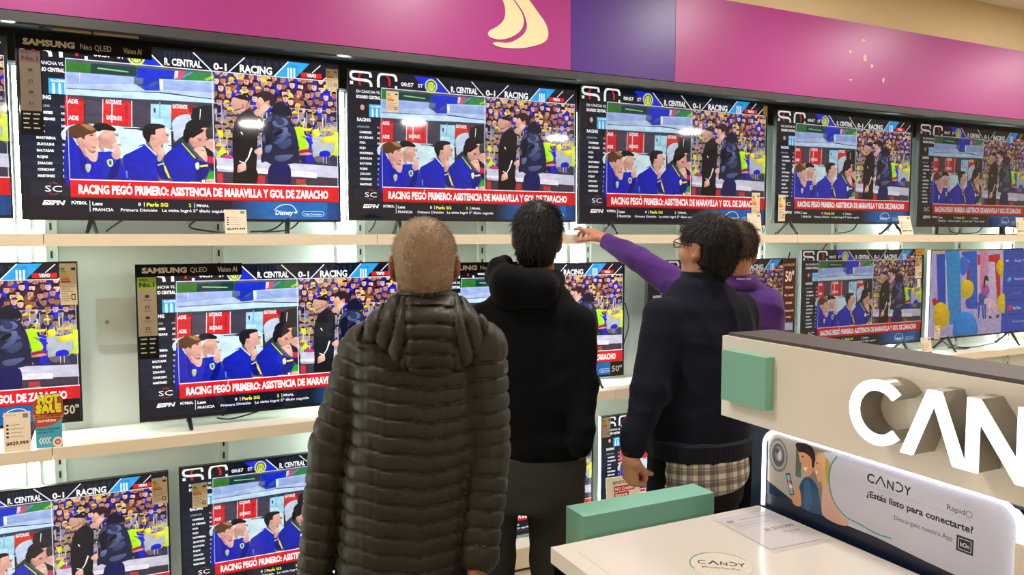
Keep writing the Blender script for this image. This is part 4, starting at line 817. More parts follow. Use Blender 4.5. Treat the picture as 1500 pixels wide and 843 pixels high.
a=Art(.0001); a.text(0,'b8b8b8','CANDY',0,8,8,x1=40); me=a.mesh('front_lettering',.0018); me.materials.append(M_print); p=link('lettering',me,None,o); p.rotation_euler=(0,0,-PI/2); p.location=(-.2986,.30,.80)
bm=bmesh.new(); tube(bm,[(-.303,.24*math.cos(q),.42+.24*math.sin(q)) for q in [2*PI*k/40 for k in range(40)]],.022,8,closed=True); dr=finish('door',bm,mat('chrome_ring','8a8a8c',.2,.9),t,smooth=True)
bm=bmesh.new(); bmesh.ops.create_uvsphere(bm,u_segments=24,v_segments=12,radius=.21,matrix=Matrix.Translation((-.292,0,.42))@Matrix.Diagonal((.1,1,1,1))); finish('door_glass',bm,M_glass,dr,smooth=True)
for sx in (-.24,.25):
    for sy in (-.30,.31):
        bm=bmesh.new(); bmesh.ops.create_cone(bm,cap_ends=True,segments=14,radius1=.02,radius2=.016,depth=.016,matrix=Matrix.Translation((sx,sy,.008))); finish('foot',bm,M_foot,t)
# round sticker and price holder lying on top of it
st=thing('round_sticker','round white sticker with dark lettering on top of the washing machine','sticker',(1.068,1.204,.9716))
bm=bmesh.new(); bmesh.ops.create_cone(bm,cap_ends=True,segments=40,radius1=.064,radius2=.064,depth=.0008,matrix=Matrix.Translation((0,0,.0004))); o=finish('disc',bm,mat('sticker_white','e6dfd2',.4),st)
a=Art(.0001); a.line(0,'2f8a7c',[(50+48*math.cos(q),50+48*math.sin(q)) for q in [R(150+100*k/20) for k in range(21)]],1.6); a.line(0,'8a8a90',[(50+48*math.cos(q),50+48*math.sin(q)) for q in [R(250+80*k/16) for k in range(17)]],1)
a.text(0,'20222c','C',14,52,15,x1=27); a.poly(0,'20222c',[(30,52),(38,37),(40,37),(48,52),(45,52),(39,41),(33,52)]); a.text(0,'20222c','N',50,52,15,x1=61); a.line(0,'20222c',[(64,38),(70,37),(75,42),(75,47),(70,52),(64,51)],2.2); a.text(0,'20222c','Y',77,52,15,x1=89); a.text(0,'50525c','#SimplifyYourDay',20,66,6,x1=80)
me=a.mesh('disc_print',.00128); me.materials.append(M_print); p=link('print',me,None,o); p.rotation_euler=(-PI/2,0,-R(38)); 
c=Matrix.Rotation(-R(38),3,'Z')@Vector((-.064,.064,0)); p.location=(c.x,c.y,.0012)
ph=thing('price_holder','clear acrylic price holder lying flat on the washing machine','price holder',(1.295,1.30,.9716),-R(3))
o=boxes('sheet',[(-.072,.075,-.088,.10,.001,.002)],mat('card_lilac','d6cfd2',.4),ph)
a=Art(.0001); a.text(0,'30303a','69',8,18,9,x1=20,bold=.03); a.text(0,'50525c','LAVARROPAS AUTOMATICO',30,14,4,x1=92); a.line(0,'8a8a94',[(6,24),(94,24)],1); a.text(0,'50525c','Carga frontal 8 kg  1400 rpm',8,34,4,x1=80); a.line(0,'a0a0aa',[(8,42),(90,42)],.8); a.text(0,'20222c','$1.274.999',40,64,9,x1=94,bold=.02); a.text(0,'404250','Candy',62,80,8,x1=92,shear=.2)
me=a.mesh('holder_print',.00155); me.materials.append(M_print); p=link('print',me,None,o); p.rotation_euler=(-PI/2,0,0); p.location=(-.072,.095,.0024)
boxes('acrylic_plate',[(-.082,.085,-.104,.112,.004,.0065),(-.082,.085,-.104,-.101,0,.004),(-.082,.085,.109,.112,0,.004)],M_acr,ph,bevel=.0006)
t=thing('display_block','tall mint green block standing behind the washing machine','display block',(1.15,1.592,0))
boxes('block',[(-.20,.20,-.042,.042,.02,.977)],M_mint,t,bevel=.002); boxes('base',[(-.19,.19,-.036,.036,0,.02)],M_navy,t)
# ------------------------------------------------------------------ people: smooth distance-field modelling, one continuous skin per body
A3=lambda v: np.array(v,dtype=np.float32)
class Field:
    def __init__(s,lo,hi,h):
        s.lo=np.array(lo,float); s.h=h; n=[max(4,int(math.ceil((b-a)/h))+1) for a,b in zip(lo,hi)]
        s.ax=[(s.lo[i]+h*np.arange(n[i])).astype(np.float32) for i in range(3)]
        s.d=np.full(n,9.,np.float32)
    def sl(s,blo,bhi,m):
        r=[]
        for i in range(3):
            a=max(0,int(math.floor((blo[i]-m-s.lo[i])/s.h))); b=min(len(s.ax[i]),int(math.ceil((bhi[i]+m-s.lo[i])/s.h))+1)
            if b<=a: return None
            r.append(slice(a,b))
        return tuple(r)
    def add(s,prim,k=.02,sub=False):
        fn,blo,bhi=prim; q=s.sl(blo,bhi,k+3*s.h+.012)
        if q is None: return
        X=s.ax[0][q[0]][:,None,None]; Y=s.ax[1][q[1]][None,:,None]; Z=s.ax[2][q[2]][None,None,:]
        e=fn(X,Y,Z); a=s.d[q]
        if sub:
            e=-e; t=np.maximum(k-np.abs(a-e),0)/k; s.d[q]=np.maximum(a,e)+t*t*k*.25
        else:
            t=np.maximum(k-np.abs(a-e),0)/k; s.d[q]=np.minimum(a,e)-t*t*k*.25
    def disp(s,fn):
        s.d+=fn(s.ax[0][:,None,None],s.ax[1][None,:,None],s.ax[2][None,None,:]).astype(np.float32)
    def mesh(s):
        d=s.d; n=d.shape; ins=d<0
        c=np.zeros([x-1 for x in n],np.uint8); offs=[(i,j,k) for i in(0,1) for j in(0,1) for k in(0,1)]
        for i,j,k in offs: c+=ins[i:n[0]-1+i,j:n[1]-1+j,k:n[2]-1+k]
        I=np.argwhere((c>0)&(c<8)); idx=-np.ones(c.shape,np.int64); idx[tuple(I.T)]=np.arange(len(I))
        val={o:d[I[:,0]+o[0],I[:,1]+o[1],I[:,2]+o[2]] for o in offs}
        S=np.zeros((len(I),3)); N=np.zeros(len(I))
        for o in offs:
            for a in range(3):
                if o[a]==0:
                    p=list(o); p[a]=1; u,v=val[o],val[tuple(p)]; m=(u<0)!=(v<0)
                    t=u[m]/(u[m]-v[m]); P=np.tile(np.array(o,float),(m.sum(),1)); P[:,a]+=t; S[m]+=P; N[m]+=1
        V=(I+S/N[:,None])*s.h+s.lo
        Q=[]
        for a in range(3):
            b,cc=(a+1)%3,(a+2)%3
            sa=[slice(None)]*3; sb=[slice(None)]*3; sa[a]=slice(0,-1); sb[a]=slice(1,None)
            u,v=ins[tuple(sa)],ins[tuple(sb)]
            E=np.argwhere(u!=v); E=E[(E[:,b]>0)&(E[:,cc]>0)&(E[:,b]<n[b]-1)&(E[:,cc]<n[cc]-1)]
            fl=u[tuple(E.T)]
            def cell(db,dc):
                e=E.copy(); e[:,b]-=db; e[:,cc]-=dc; return idx[tuple(e.T)]
            q=np.stack([cell(1,1),cell(0,1),cell(0,0),cell(1,0)],1); q[~fl]=q[~fl][:,::-1]; Q.append(q)
        return V,np.concatenate(Q)
def cone(a,ra,b,rb,fx=None):
    a=A3(a);b=A3(b);ab=b-a;L2=float(ab@ab)+1e-9;r=max(ra,rb)
    def f(X,Y,Z):
        t=np.clip(((X-a[0])*ab[0]+(Y-a[1])*ab[1]+(Z-a[2])*ab[2])/L2,0,1)
        d=np.sqrt((X-a[0]-t*ab[0])**2+(Y-a[1]-t*ab[1])**2+(Z-a[2]-t*ab[2])**2)-(ra+t*(rb-ra))
        return d if fx is None else d+fx(t*math.sqrt(L2),X,Y,Z)
    return f,np.minimum(a,b)-r,np.maximum(a,b)+r
def ell(c,r,M=None):
    c=A3(c); M=np.eye(3) if M is None else np.array(M,float); m=min(r)
    R_=max(r)
    def f(X,Y,Z):
        x,y,z=X-c[0],Y-c[1],Z-c[2]
        q=[(M[i][0]*x+M[i][1]*y+M[i][2]*z) for i in range(3)]
        k0=np.sqrt(sum((q[i]/r[i])**2 for i in range(3))); k1=np.sqrt(sum((q[i]/r[i]**2)**2 for i in range(3)))+1e-9
        return k0*(k0-1)/k1
    return f,c-R_,c+R_
def loft(prof,yaw,p=2.4,fx=None):
    prof=sorted(prof); z=np.array([q[0] for q in prof]); T=[np.array([q[i] for q in prof]) for i in (1,2,3,4)]
    cy,sy=math.cos(yaw),math.sin(yaw)
    w=max(T[2].max(),T[3].max())
    def f(X,Y,Z):
        cx,cc,ww,dd=[np.interp(Z,z,t) for t in T]
        x,y=X-cx,Y-cc; u=np.abs(x*cy-y*sy); v=np.abs(x*sy+y*cy)
        nn=((u/ww)**p+(v/dd)**p)**(1/p)
        d=(nn-1)*np.minimum(ww,dd)
        e=np.maximum(z[0]-Z,Z-z[-1])
        if fx is not None: d=d+fx(x*cy-y*sy,x*sy+y*cy,Z)
        t=np.maximum(.03-np.abs(d-e),0)/.03
        return (np.maximum(d,e)+t*t*.03*.25)
    return f,A3((T[0].min()-w,T[1].min()-w,z[0])),A3((T[0].max()+w,T[1].max()+w,z[-1]))
def wrinkle(seed,fr,amp,st=(1,1,1)):
    rn=np.random.RandomState(seed); W=[(rn.randn(3)*fr*np.array(st),rn.rand()*6.28) for _ in range(7)]
    def f(X,Y,Z):
        s=0
        for k,ph in W: s=s+np.sin(k[0]*X+k[1]*Y+k[2]*Z+ph)
        return s*amp/3
    return f
def folds(seed,fr,amp,dirs):
    rn=np.random.RandomState(seed); W=[(np.array(d)/np.linalg.norm(d)*fr*(.7+.7*rn.rand()),rn.rand()*6.28,rn.randn(3)*7,rn.rand()*6.28) for d in dirs]
    def f(X,Y,Z):
        s=0
        for k,ph,k2,p2 in W: s=s-amp*(1-np.abs(np.sin(k[0]*X+k[1]*Y+k[2]*Z+ph+1.2*np.sin(k2[0]*X+k2[1]*Y+k2[2]*Z))))**1.7*np.clip(.1+1.0*np.sin(k2[1]*X+k2[2]*Y+k2[0]*Z+p2),0,1)
        return s
    return f
def plus(*fs): return lambda X,Y,Z: sum(f(X,Y,Z) for f in fs)
def build(name,prims,h,m,parent,disp=None,subs=(),pad=.03,kk=.02,box_=None):
    lo=np.min([p[0][1] for p in prims],0)-pad; hi=np.max([p[0][2] for p in prims],0)+pad
    if box_: lo=np.maximum(lo,box_[0]); hi=np.minimum(hi,box_[1])
    F=Field(lo,hi,h)
    for p,k in prims: F.add(p,k)
    if disp is not None: F.disp(disp)
    for p,k in subs: F.add(p,k,True)
    V,Q=F.mesh(); return V,Q
def put(name,parts,m,parent):
    V=np.concatenate([p[0] for p in parts]); n=0; Q=[]
    for v,q in parts: Q.append(q+n); n+=len(v)
    Q=np.concatenate(Q); me=bpy.data.meshes.new(name)
    L=np.array(parent.location); V=V-L
    me.vertices.add(len(V)); me.vertices.foreach_set('co',V.astype(np.float32).ravel())
    me.loops.add(len(Q)*4); me.loops.foreach_set('vertex_index',Q.astype(np.int32).ravel())
    me.polygons.add(len(Q)); me.polygons.foreach_set('loop_start',np.arange(0,len(Q)*4,4,dtype=np.int32)); 
    me.update(calc_edges=True); me.validate()
    return link(name,me,m,parent,True)
def axes(yaw,pitch=0,roll=0):
    Mx=Matrix.Rotation(-yaw,3,'Z')@Matrix.Rotation(pitch,3,'X')@Matrix.Rotation(roll,3,'Y')
    return [np.array(Mx@Vector(v)) for v in ((1,0,0),(0,1,0),(0,0,1))]
def head_prims(c,ax,neck,s=1.0,nr=.056):
    r,f,u=ax; c=np.array(c); P=lambda a,b,d: c+s*(r*a+f*b+u*d); M=[r,f,u]; S=lambda *q: tuple(s*x for x in q)
    pr=[(ell(P(0,-.012,.022),S(.072,.094,.090),M),.02),(ell(P(0,.026,-.045),S(.056,.066,.072),M),.03),(ell(P(0,.066,-.094),S(.026,.022,.020),M),.03),
        (cone(P(0,.088,.004),.009*s,P(0,.108,-.03),.013*s),.012),(cone(P(-.034,.078,.02),.011*s,P(.034,.078,.02),.011*s),.015),
        (ell(P(0,.088,-.062),S(.025,.011,.006),M),.006),(ell(P(0,.086,-.073),S(.021,.011,.007),M),.006),
        (ell(P(-.047,.05,-.03),S(.019,.028,.022),M),.03),(ell(P(.047,.05,-.03),S(.019,.028,.022),M),.03),
        (cone(P(0,-.022,-.05),nr*s,neck,nr*1.08),.035)]
    for q in (-1,1):
        pr+=[(ell(P(q*.079,-.014,-.004),S(.010,.020,.026),M),.006),(cone(P(q*.078,-.010,-.022),.009*s,P(q*.074,-.004,-.036),.0075*s),.008),
             (cone(P(q*.083,-.03,.012),.006*s,P(q*.082,-.028,-.014),.0055*s),.004),(cone(P(q*.082,-.024,.020),.0055*s,P(q*.08,-.002,.020),.005*s),.004)]
    subs=[(ell(P(q*.031,.094,.0),S(.017,.014,.010),M),.012) for q in (-1,1)]+[(ell(P(q*.089,-.012,-.002),S(.006,.010,.014),M),.004) for q in (-1,1)]
    return pr,subs,P,M
def hair_mesh(c,ax,s,th,line,low,seed,namp,h=.0035,fr=90,top=0,ear=.032):
    r,f,u=ax; c=np.array(c); P=lambda a,b,d: c+s*(r*a+f*b+u*d); M=[r,f,u]
    pr=[(ell(P(0,-.012,.022+top/2),(s*(.072+th),s*(.094+th),s*(.090+th+top)),M),.02),(ell(P(0,-.04,-.035),(s*(.058+th*.6),s*(.062+th*.6),s*(.06+th)),M),.03)]
    ws=wrinkle(seed,fr,namp)
    lo=np.min([p[0][1] for p in pr],0)-.03; hi=np.max([p[0][2] for p in pr],0)+.03
    F=Field(lo,hi,h)
    for p,k in pr: F.add(p,k)
    F.disp(ws)
    def plane(n,o):   # cut away everything with n.(p-c)>o
        n=np.array(n)
        def g(X,Y,Z): return o*s-((X-c[0])*n[0]+(Y-c[1])*n[1]+(Z-c[2])*n[2])
        return g,lo,hi
    F.add(plane(f*.80-u*.60,line),.012,True); F.add(plane(-u+f*.35,low),.012,True)
    for q in (-1,1):
        F.add(ell(P(q*.085,-.008,-.012),(s*.03,s*ear*.85,s*ear),M),.01,True)
        F.add(ell(P(q*.075,.055,-.02),(s*.04,s*.046,s*.06),M),.012,True)
    return F.mesh()
def strands(VQ,c,ax,s,n,ln,lift,rad,seed,crown=(0,-.04,.10)):
    V=VQ[0]; r,f,u=ax; c=np.array(c); D=(V-c)/s
    ok=(D@(f*.8-u*.6)<.050)
    for q in (-1,1): ok&=np.linalg.norm(D-(r*q*.085-f*.008-u*.012),axis=1)>.050
    V=V[ok]; rn=np.random.RandomState(seed); cr=c+s*(r*crown[0]+f*crown[1]+u*crown[2])
    p=V[rn.randint(0,len(V),n)]+rn.randn(n,3)*.0012; nn=p-c; nn/=np.linalg.norm(nn,axis=1)[:,None]
    t=p-cr; t-=nn*(t*nn).sum(1)[:,None]; t/=np.linalg.norm(t,axis=1)[:,None]+1e-6
    t=t+rn.randn(n,3)*.35; side=np.cross(nn,t); side/=np.linalg.norm(side,axis=1)[:,None]+1e-6
    L=ln*(.6+.8*rn.rand(n))[:,None]; P=[p-nn*.002,p+t*L*.5+nn*(L*lift*.8+.001),p+t*L+nn*L*lift*.9]
    VV=[];QQ=[]
    for k,(q,w) in enumerate(zip(P,(1,.8,.15))):
        for a in range(3):
            an=2*PI*a/3; VV.append(q+(side*math.cos(an)+nn*math.sin(an))*rad*w)
    idx=np.arange(n); VA=np.stack(VV,1).reshape(-1,3)
    for k in range(2):
        for a in range(3):
            b=(a+1)%3; QQ.append(np.stack([idx*9+k*3+a,idx*9+k*3+b,idx*9+k*3+3+b,idx*9+k*3+3+a],1))
    return VA,np.concatenate(QQ)
def hair(c,ax,s,seed,n,ln,lift,rad,args,**kw):
    h=hair_mesh(c,ax,s,*args,**kw); return [h,strands(h,c,ax,s,n,ln,lift,rad,seed)]
def hand_prims(w,d,n,side,curl,spread=.0,s=1.0,idx=None,arm=None,fist=False):
    w=np.array(w); d=np.array(d)/np.linalg.norm(d); n=np.array(n)-d*np.dot(n,d); n/=np.linalg.norm(n); t=np.cross(d,n)*side
    pr=[]; offs=[.029,.0095,-.0095,-.027]; LN=[.074,.082,.076,.060]
    ar=d if arm is None else np.array(arm)/np.linalg.norm(arm)
    pr.append((cone(w-ar*.07,.025*s,w+d*.012,.024*s),.02))
    for i,o in enumerate(offs):
        k=w+s*(d*(.090-.003*abs(i-1)-.004*(i==3))+t*o)
        pr.append((cone(w+s*(d*.012+t*o*.6),.0155*s,k,.0115*s),.014))
        cs=curl if (idx is None or i>0) else idx
        ang=0; p=k; rr=[.0100,.0092,.0084,.0074]
        for j,fr in enumerate((.46,.31,.23)):
            ang+=R(cs[j]+(i*3 if j==0 else 0)); dd=d*math.cos(ang)+n*math.sin(ang)+t*spread*(1.5-i)*.12
            q=p+dd*LN[i]*fr*s; pr.append((cone(p,rr[j]*s,q,rr[j+1]*s),.004)); p=q
    b=w+s*(d*.022+t*.024+n*.006); v1=(d*.62+t*.55+n*.45) if not fist else (d*.72+t*.25+n*.65); v1/=np.linalg.norm(v1); v2=(d*.85+t*.1+n*.45) if not fist else (d*.45-t*.45+n*.75); v2/=np.linalg.norm(v2)
    q=b+v1*.040*s; pr+=[(cone(w+d*.01*s,.017*s,b,.0165*s),.015),(cone(b,.0155*s,q,.0115*s),.01)]
    q2=q+v2*.032*s; pr.append((cone(q,.0112*s,q2,.0098*s),.004)); pr.append((cone(q2,.0098*s,q2+(v2+n*.25)*.024*s,.0080*s),.004))
    return pr
M_skin=mat('skin_tan','c08a6c',.5,bump=(140,.08),vary=.07,spec=.35)
M_skin2=mat('skin_warm','9a6248',.5,bump=(140,.08),vary=.07,spec=.35)
M_eye=mat('eye_white','e8e4e0',.2); M_iris=mat('iris_brown','2a1a10',.2)
def eyes(P,M,s,root):
    for q in (-1,1):
        bm=bmesh.new(); bmesh.ops.create_uvsphere(bm,u_segments=14,v_segments=10,radius=.0115*s,matrix=Matrix.Translation(Vector(P(q*.031,.0785,.0))-root.location)); e=finish('eye',bm,M_eye,root,smooth=True)
        bm=bmesh.new(); bmesh.ops.create_uvsphere(bm,u_segments=12,v_segments=8,radius=.0055*s,matrix=Matrix.Translation(Vector(P(q*.031,.0852,.0))-root.location)); finish('iris',bm,M_iris,e,smooth=True)
def shoes(root,feet,yaw,m):
    r,f,u=axes(yaw)
    for p in feet:
        p=np.array(p); pr=[(ell(p+f*.05+u*.04,(.045,.13,.04),[r,f,u]),.03),(ell(p-f*.03+u*.06,(.04,.06,.06),[r,f,u]),.03),(cone(p-f*.02+u*.06,.042,p-f*.02+u*.12,.046),.03)]
        V,Q=build('shoe',pr,.008,None,root,subs=[((lambda X,Y,Z:(Z-.003)+0*X+0*Y,np.array(p)-.3,np.array(p)+.3),.004)]); put('shoe',[(V,Q)],m,root)
def person(label,base,yaw,hc,hax,hs,neck,sh,el,wr,prof,hips,knees,ankles,skin,hands,nr=.056,kneck=None):
    root=thing('person',label,'person',(base[0],base[1],0))
    pr=[(loft([(z,x,y,w-.02,d-.02) for z,x,y,w,d in prof],yaw),.03)]
    for i in (0,1):
        pr+=[(cone(sh[i],.05,el[i],.042),.03),(cone(el[i],.042,wr[i],.028),.02),(cone(hips[i],.078,knees[i],.055),.04),(cone(knees[i],.055,ankles[i],.038),.03),(cone(ankles[i],.038,np.array(ankles[i])+[0,0,-.05],.036),.02)]
    pr.append((cone(prof[-1][1:3]+(prof[-1][0]-.04,),nr,neck,nr),.04))
    parts=[build('b',pr,.014,None,root)]
    hp,hsub,P,M=head_prims(hc,hax,neck,hs,nr); parts.append(build('h',hp,.003,None,root,subs=hsub))
    for hnd in hands:
        if hnd: parts.append(build('hd',hnd,.0024,None,root,pad=.012))
    put('body',parts,skin,root); eyes(P,M,hs,root); return root,P,M
V3=lambda v: np.array(v,float)
def px(*q): return np.array(at(*q))
def prof_from(rows,yaw=None):   # rows: (px,py,d,w,dep) -> (z,x,y,w,dep)
    out=[]
    for X,Y,D,w,d in rows:
        p=px(X,Y,D); out.append((p[2],p[0],p[1],w,d))
    return sorted(out)
def trousers(root,prof_hip,hips,knees,ankles,yaw,m,r0=.092,r1=.07,r2=.062,seed=3):
    pr=[(loft(prof_hip,yaw),.03)]
    for i in (0,1): pr+=[(cone(hips[i],r0,knees[i],r1),.035),(cone(knees[i],r1,ankles[i],r2),.03)]
    V,Q=build('t',pr,.008,None,root,disp=plus(wrinkle(seed,26,.0022,(1,1,1.4)),folds(seed+1,18,.006,[(1,.2,.5),(1,0,-.6),(.3,.2,1)]))); return put('trousers',[(V,Q)],m,root)
def legs(cx,cy,yaw,hipz,w=.092,fw=.0):
    r,f,u=axes(yaw); c=np.array((cx,cy,0.))
    hips=[c+r*s*w+u*hipz for s in (-1,1)]; kn=[c+r*s*(w+.012)+u*.5+f*.02 for s in (-1,1)]; an=[c+r*s*(w+.02)+u*.09 for s in (-1,1)]
    return hips,kn,an
quiltp=lambda s,P: .75*np.abs(np.sin(PI*s/P))**.6+.25-1.1*np.exp(-((np.abs((s/P+.5)%1-.5)*P)/.0026)**2)
# --- 1. grey-haired man in the quilted jacket
M_puff=mat('olive_nylon','282419',.52,bump=(75,.4,(1,1,.45)),vary=.12,sheen=.05,spec=.35)
M_jeans=mat('grey_denim','4a4a4e',.8,bump=(300,.2)); M_shoe=mat('dark_leather','1a1614',.4)
y1=R(20)
prof=prof_from([(592,880,2.0,.180,.135),(594,830,2.0,.178,.137),(600,760,2.0,.176,.138),(606,680,2.0,.172,.136),(613,600,2.0,.170,.132),(618,540,2.0,.176,.122),(620,500,2.0,.178,.110),(622,470,2.0,.150,.092),(622,445,2.0,.098,.08),(622,428,2.0,.076,.072)])
sh=[px(537,507,2.0),px(704,510,1.96)]; el=[px(487,655,2.0),px(713,660,1.97)]; wr=[px(462,838,1.97),px(703,812,1.92)]
hips,kn,an=legs(.64,1.90,y1,.80)
hc=px(622,388,1.99); hax=axes(y1,R(6)); neck=px(622,462,2.0)
r_,f_,u_=axes(y1)
hR=hand_prims(px(700,828,1.91),(-.05,.05,-1),-r_,-1,(25,35,20)); hL=hand_prims(px(459,868,1.97),(-.02,.08,-1),r_,1,(25,35,20))
p1,P,M=person('grey-haired person in a dark olive quilted hooded jacket, back turned, leftmost of four',(.64,1.9),y1,hc,hax,1.03,neck,sh,el,wr,prof,hips,kn,an,M_skin2,(hL,hR),nr=.058)
gh=mat('cropped_grey_hair','ae967c',.9,bump=(330,1.0),vary=.5)
put('hair',hair(hc,hax,1.03,1,9000,.006,.55,.0005,(.005,.052,.088,1,.0006),fr=330,h=.0028),gh,p1)
puk=wrinkle(11,130,.0009,(1,1,.22)); fold=wrinkle(12,24,.003)
def qt(u,v,Z): return -.0048*quiltp(Z+.016*np.cos(u*9)+.004*np.sin(u*23)+.002*np.sin(u*70),.0405)+.003
pr=[(loft(prof,y1,2.3,qt),.02)]
for i in (0,1):
    q=lambda s,X,Y,Z,o=i: -.0048*quiltp(s+.012*o,.042)+.003
    q2=lambda s,X,Y,Z,o=i: -.0050*quiltp(s+float(np.linalg.norm(el[o]-sh[o]))+.012*o,.042)+.004
    pr+=[(cone(sh[i],.068,el[i],.060,q),.012),(cone(el[i],.060,wr[i],.048,q2),.006)]
V=build('j',pr,.0045,None,p1,disp=lambda X,Y,Z: puk(X,Y,Z)+fold(X,Y,Z)*.6)
put('quilted_jacket',[V],M_puff,p1)
hk=px(624,492,1.875); r,f,u=axes(y1); hp=lambda a,b,c: hk+r*a+f*b+u*c
pr=[(ell(hp(0,.02,.02),(.150,.062,.062),[r,f,u]),.03),(ell(hp(.02,.0,-.035),(.098,.055,.062),[r,f,u]),.05),(cone(hp(-.155,.055,.0),.022,hp(-.065,.05,.062),.028),.03),(cone(hp(.14,.055,-.02),.022,hp(.07,.05,.06),.028),.03),(cone(hp(-.07,.06,.066),.024,hp(.07,.06,.066),.024),.03)]
def hq(X,Y,Z):
    a=(X-hk[0])*r[0]+(Y-hk[1])*r[1]; z=Z-hk[2]
    mid=np.abs(a-.01)<.058
    s=np.where(mid,z+.25*a*a*6,(np.abs(a-.01)-.058)+.25*z)
    return -.0065*quiltp(s,.036)+.003+.006*np.exp(-((np.abs(a-.01)-.058)/.005)**2)
V=build('hood',pr,.0048,None,p1,disp=lambda X,Y,Z: hq(X,Y,Z)+puk(X,Y,Z)); put('hood',[V],M_puff,p1)
bm=bmesh.new()
def ringpts(c,r,f,u,a,b,z,n=40,tilt=0): return [Vector(c+r*a*math.cos(q)+f*b*math.sin(q)+u*(z+tilt*math.sin(q))) for q in [2*PI*k/n for k in range(n)]]
cn=px(622,440,1.985)
for z,rad in ((-.01,.013),(.008,.012)): tube(bm,[p-p1.location for p in ringpts(cn,r,f,u,.079-.12*(z),.078,z,tilt=-.012)],rad,8,closed=True)
finish('collar',bm,M_puff,p1,smooth=True)
bm=bmesh.new(); tube(bm,[Vector(px(701,822,1.915))+Vector((.031*math.cos(q),.028*math.sin(q),0))-p1.location for q in [2*PI*k/24 for k in range(24)]],.006,8,closed=True); finish('watch',bm,mat('steel','9a9a94',.3,1),p1,smooth=True)
trousers(p1,prof_from([(595,900,2.0,.165,.12),(594,840,2.0,.165,.12)]),hips,kn,an,y1,M_jeans)
shoes(p1,[a*[1,1,0] for a in an],y1,M_shoe)
# --- 2. man in the black hoodie
y2=R(26)
M_hood=mat('black_fleece','0b0b0d',.9,bump=(260,.25),vary=.15,sheen=.02,spec=.12); M_slack=mat('charcoal_cloth','383834',.9,bump=(220,.2),vary=.12,spec=.2)
prof=prof_from([(790,668,2.7,.168,.125),(790,640,2.7,.178,.135),(788,580,2.7,.184,.135),(784,520,2.7,.186,.13),(778,470,2.7,.190,.115),(776,445,2.7,.165,.098),(780,420,2.7,.115,.085),(785,400,2.7,.08,.075)])
sh=[px(703,472,2.72),px(845,474,2.66)]; el=[px(695,568,2.72),px(851,562,2.64)]; wr=[px(712,655,2.66),px(851,648,2.58)]
cxy=px(766,660,2.7); hips,kn,an=legs(cxy[0],cxy[1],y2,.84,.106)
hc=px(787,350,2.69); hax=axes(R(30),R(4),R(4)); neck=px(787,405,2.7)
r_,f_,u_=axes(y2)
hR=hand_prims(px(847,668,2.655),f_*.7-r_*.5-u_*.6,-r_,-1,(20,30,20),arm=px(847,668,2.655)-wr[1],s=.95); hL=hand_prims(px(714,672,2.65),(.1,.3,-1),r_,1,(20,30,20))
p2,P,M=person('person in a black hooded sweatshirt and charcoal trousers, back turned',(cxy[0],cxy[1]),y2,hc,hax,1.0,neck,sh,el,wr,prof,hips,kn,an,M_skin2,(hL,hR))
bh=mat('black_hair','0d0b0b',.5,bump=(210,.6,(1,1,.22)),vary=.4)
put('hair',hair(hc,hax,1.0,2,8000,.017,.2,.0009,(.007,.062,.085,5,.0015),fr=90,top=.007,h=.003,ear=.040),bh,p2)
fd=wrinkle(21,24,.0032,(1,1,1.5))
pr=[(loft(prof,y2,2.3),.02)]
for i in (0,1):
    bag=lambda s,X,Y,Z: -.006*np.sin(s*55)*np.clip((s-.05)*8,0,1)
    pr+=[(cone(sh[i],.066,el[i],.058),.02),(cone(el[i],.058,wr[i],.044,bag),.014),(cone(wr[i],.037,wr[i]+(wr[i]-el[i])*.09,.035),.01)]
V=build('s',pr,.0062,None,p2,disp=plus(fd,folds(7,20,.006,[(1,0,.9),(.5,.2,-1),(1,.3,.1)]))); put('hooded_sweatshirt',[V],M_hood,p2)
hk=px(765,412,2.60); r,f,u=axes(y2)
pr=[(cone(hk+r*-.095+f*.07+u*.01,.040,hk+r*-.045+f*-.02+u*.0,.055),.03),(cone(hk+r*-.045-f*.02,.055,hk+r*.065-f*.01-u*.015,.050),.03),(cone(hk+r*.065-f*.01-u*.015,.050,hk+r*.125+f*.09-u*.0,.032),.03),(cone(hk+r*-.085+f*.03+u*.05,.032,hk+r*-.06+f*.10+u*.06,.028),.03),(ell(hk+r*.005-f*.005-u*.045,(.105,.05,.05),[r,f,u]),.04)]
V=build('h',pr,.0055,None,p2,disp=wrinkle(23,30,.0035)); put('hood',[V],M_hood,p2)
trousers(p2,prof_from([(770,740,2.7,.190,.13),(776,700,2.7,.187,.132),(784,655,2.7,.168,.122)]),hips,kn,an,y2,M_slack,.104,.088,.074,seed=9)
shoes(p2,[a*[1,1,0] for a in an],y2,M_shoe)
# --- 3. man in the navy sweater
y3=R(5)
M_knit=mat('navy_knit','151827',.9,bump=(330,.3),vary=.15,sheen=.03,spec=.15); M_rib=mat('navy_rib_knit','151827',.9,bump=(60,.0),sheen=.1,spec=.2); M_dark=mat('dark_navy_cotton','0d0f16',.85,bump=(200,.2),spec=.2)
prof=prof_from([(1024,668,2.75,.176,.130),(1024,640,2.75,.186,.140),(1023,590,2.75,.190,.142),(1024,530,2.75,.192,.138),(1027,480,2.75,.198,.124),(1029,450,2.75,.178,.108),(1028,428,2.75,.125,.09),(1026,408,2.75,.085,.08)])
sh=[px(970,466,2.66),px(1084,458,2.84)]; el=[px(952,572,2.61),px(1096,560,2.93)]; wr=[px(929,650,2.58),px(1075,630,3.0)]
cxy=px(1020,660,2.76); hips,kn,an=legs(cxy[0],cxy[1],y3,.86,.092)
hc=px(1036,364,2.74); hax=axes(R(-12),R(10),R(-4)); neck=px(1028,412,2.76)
r_,f_,u_=axes(y3)
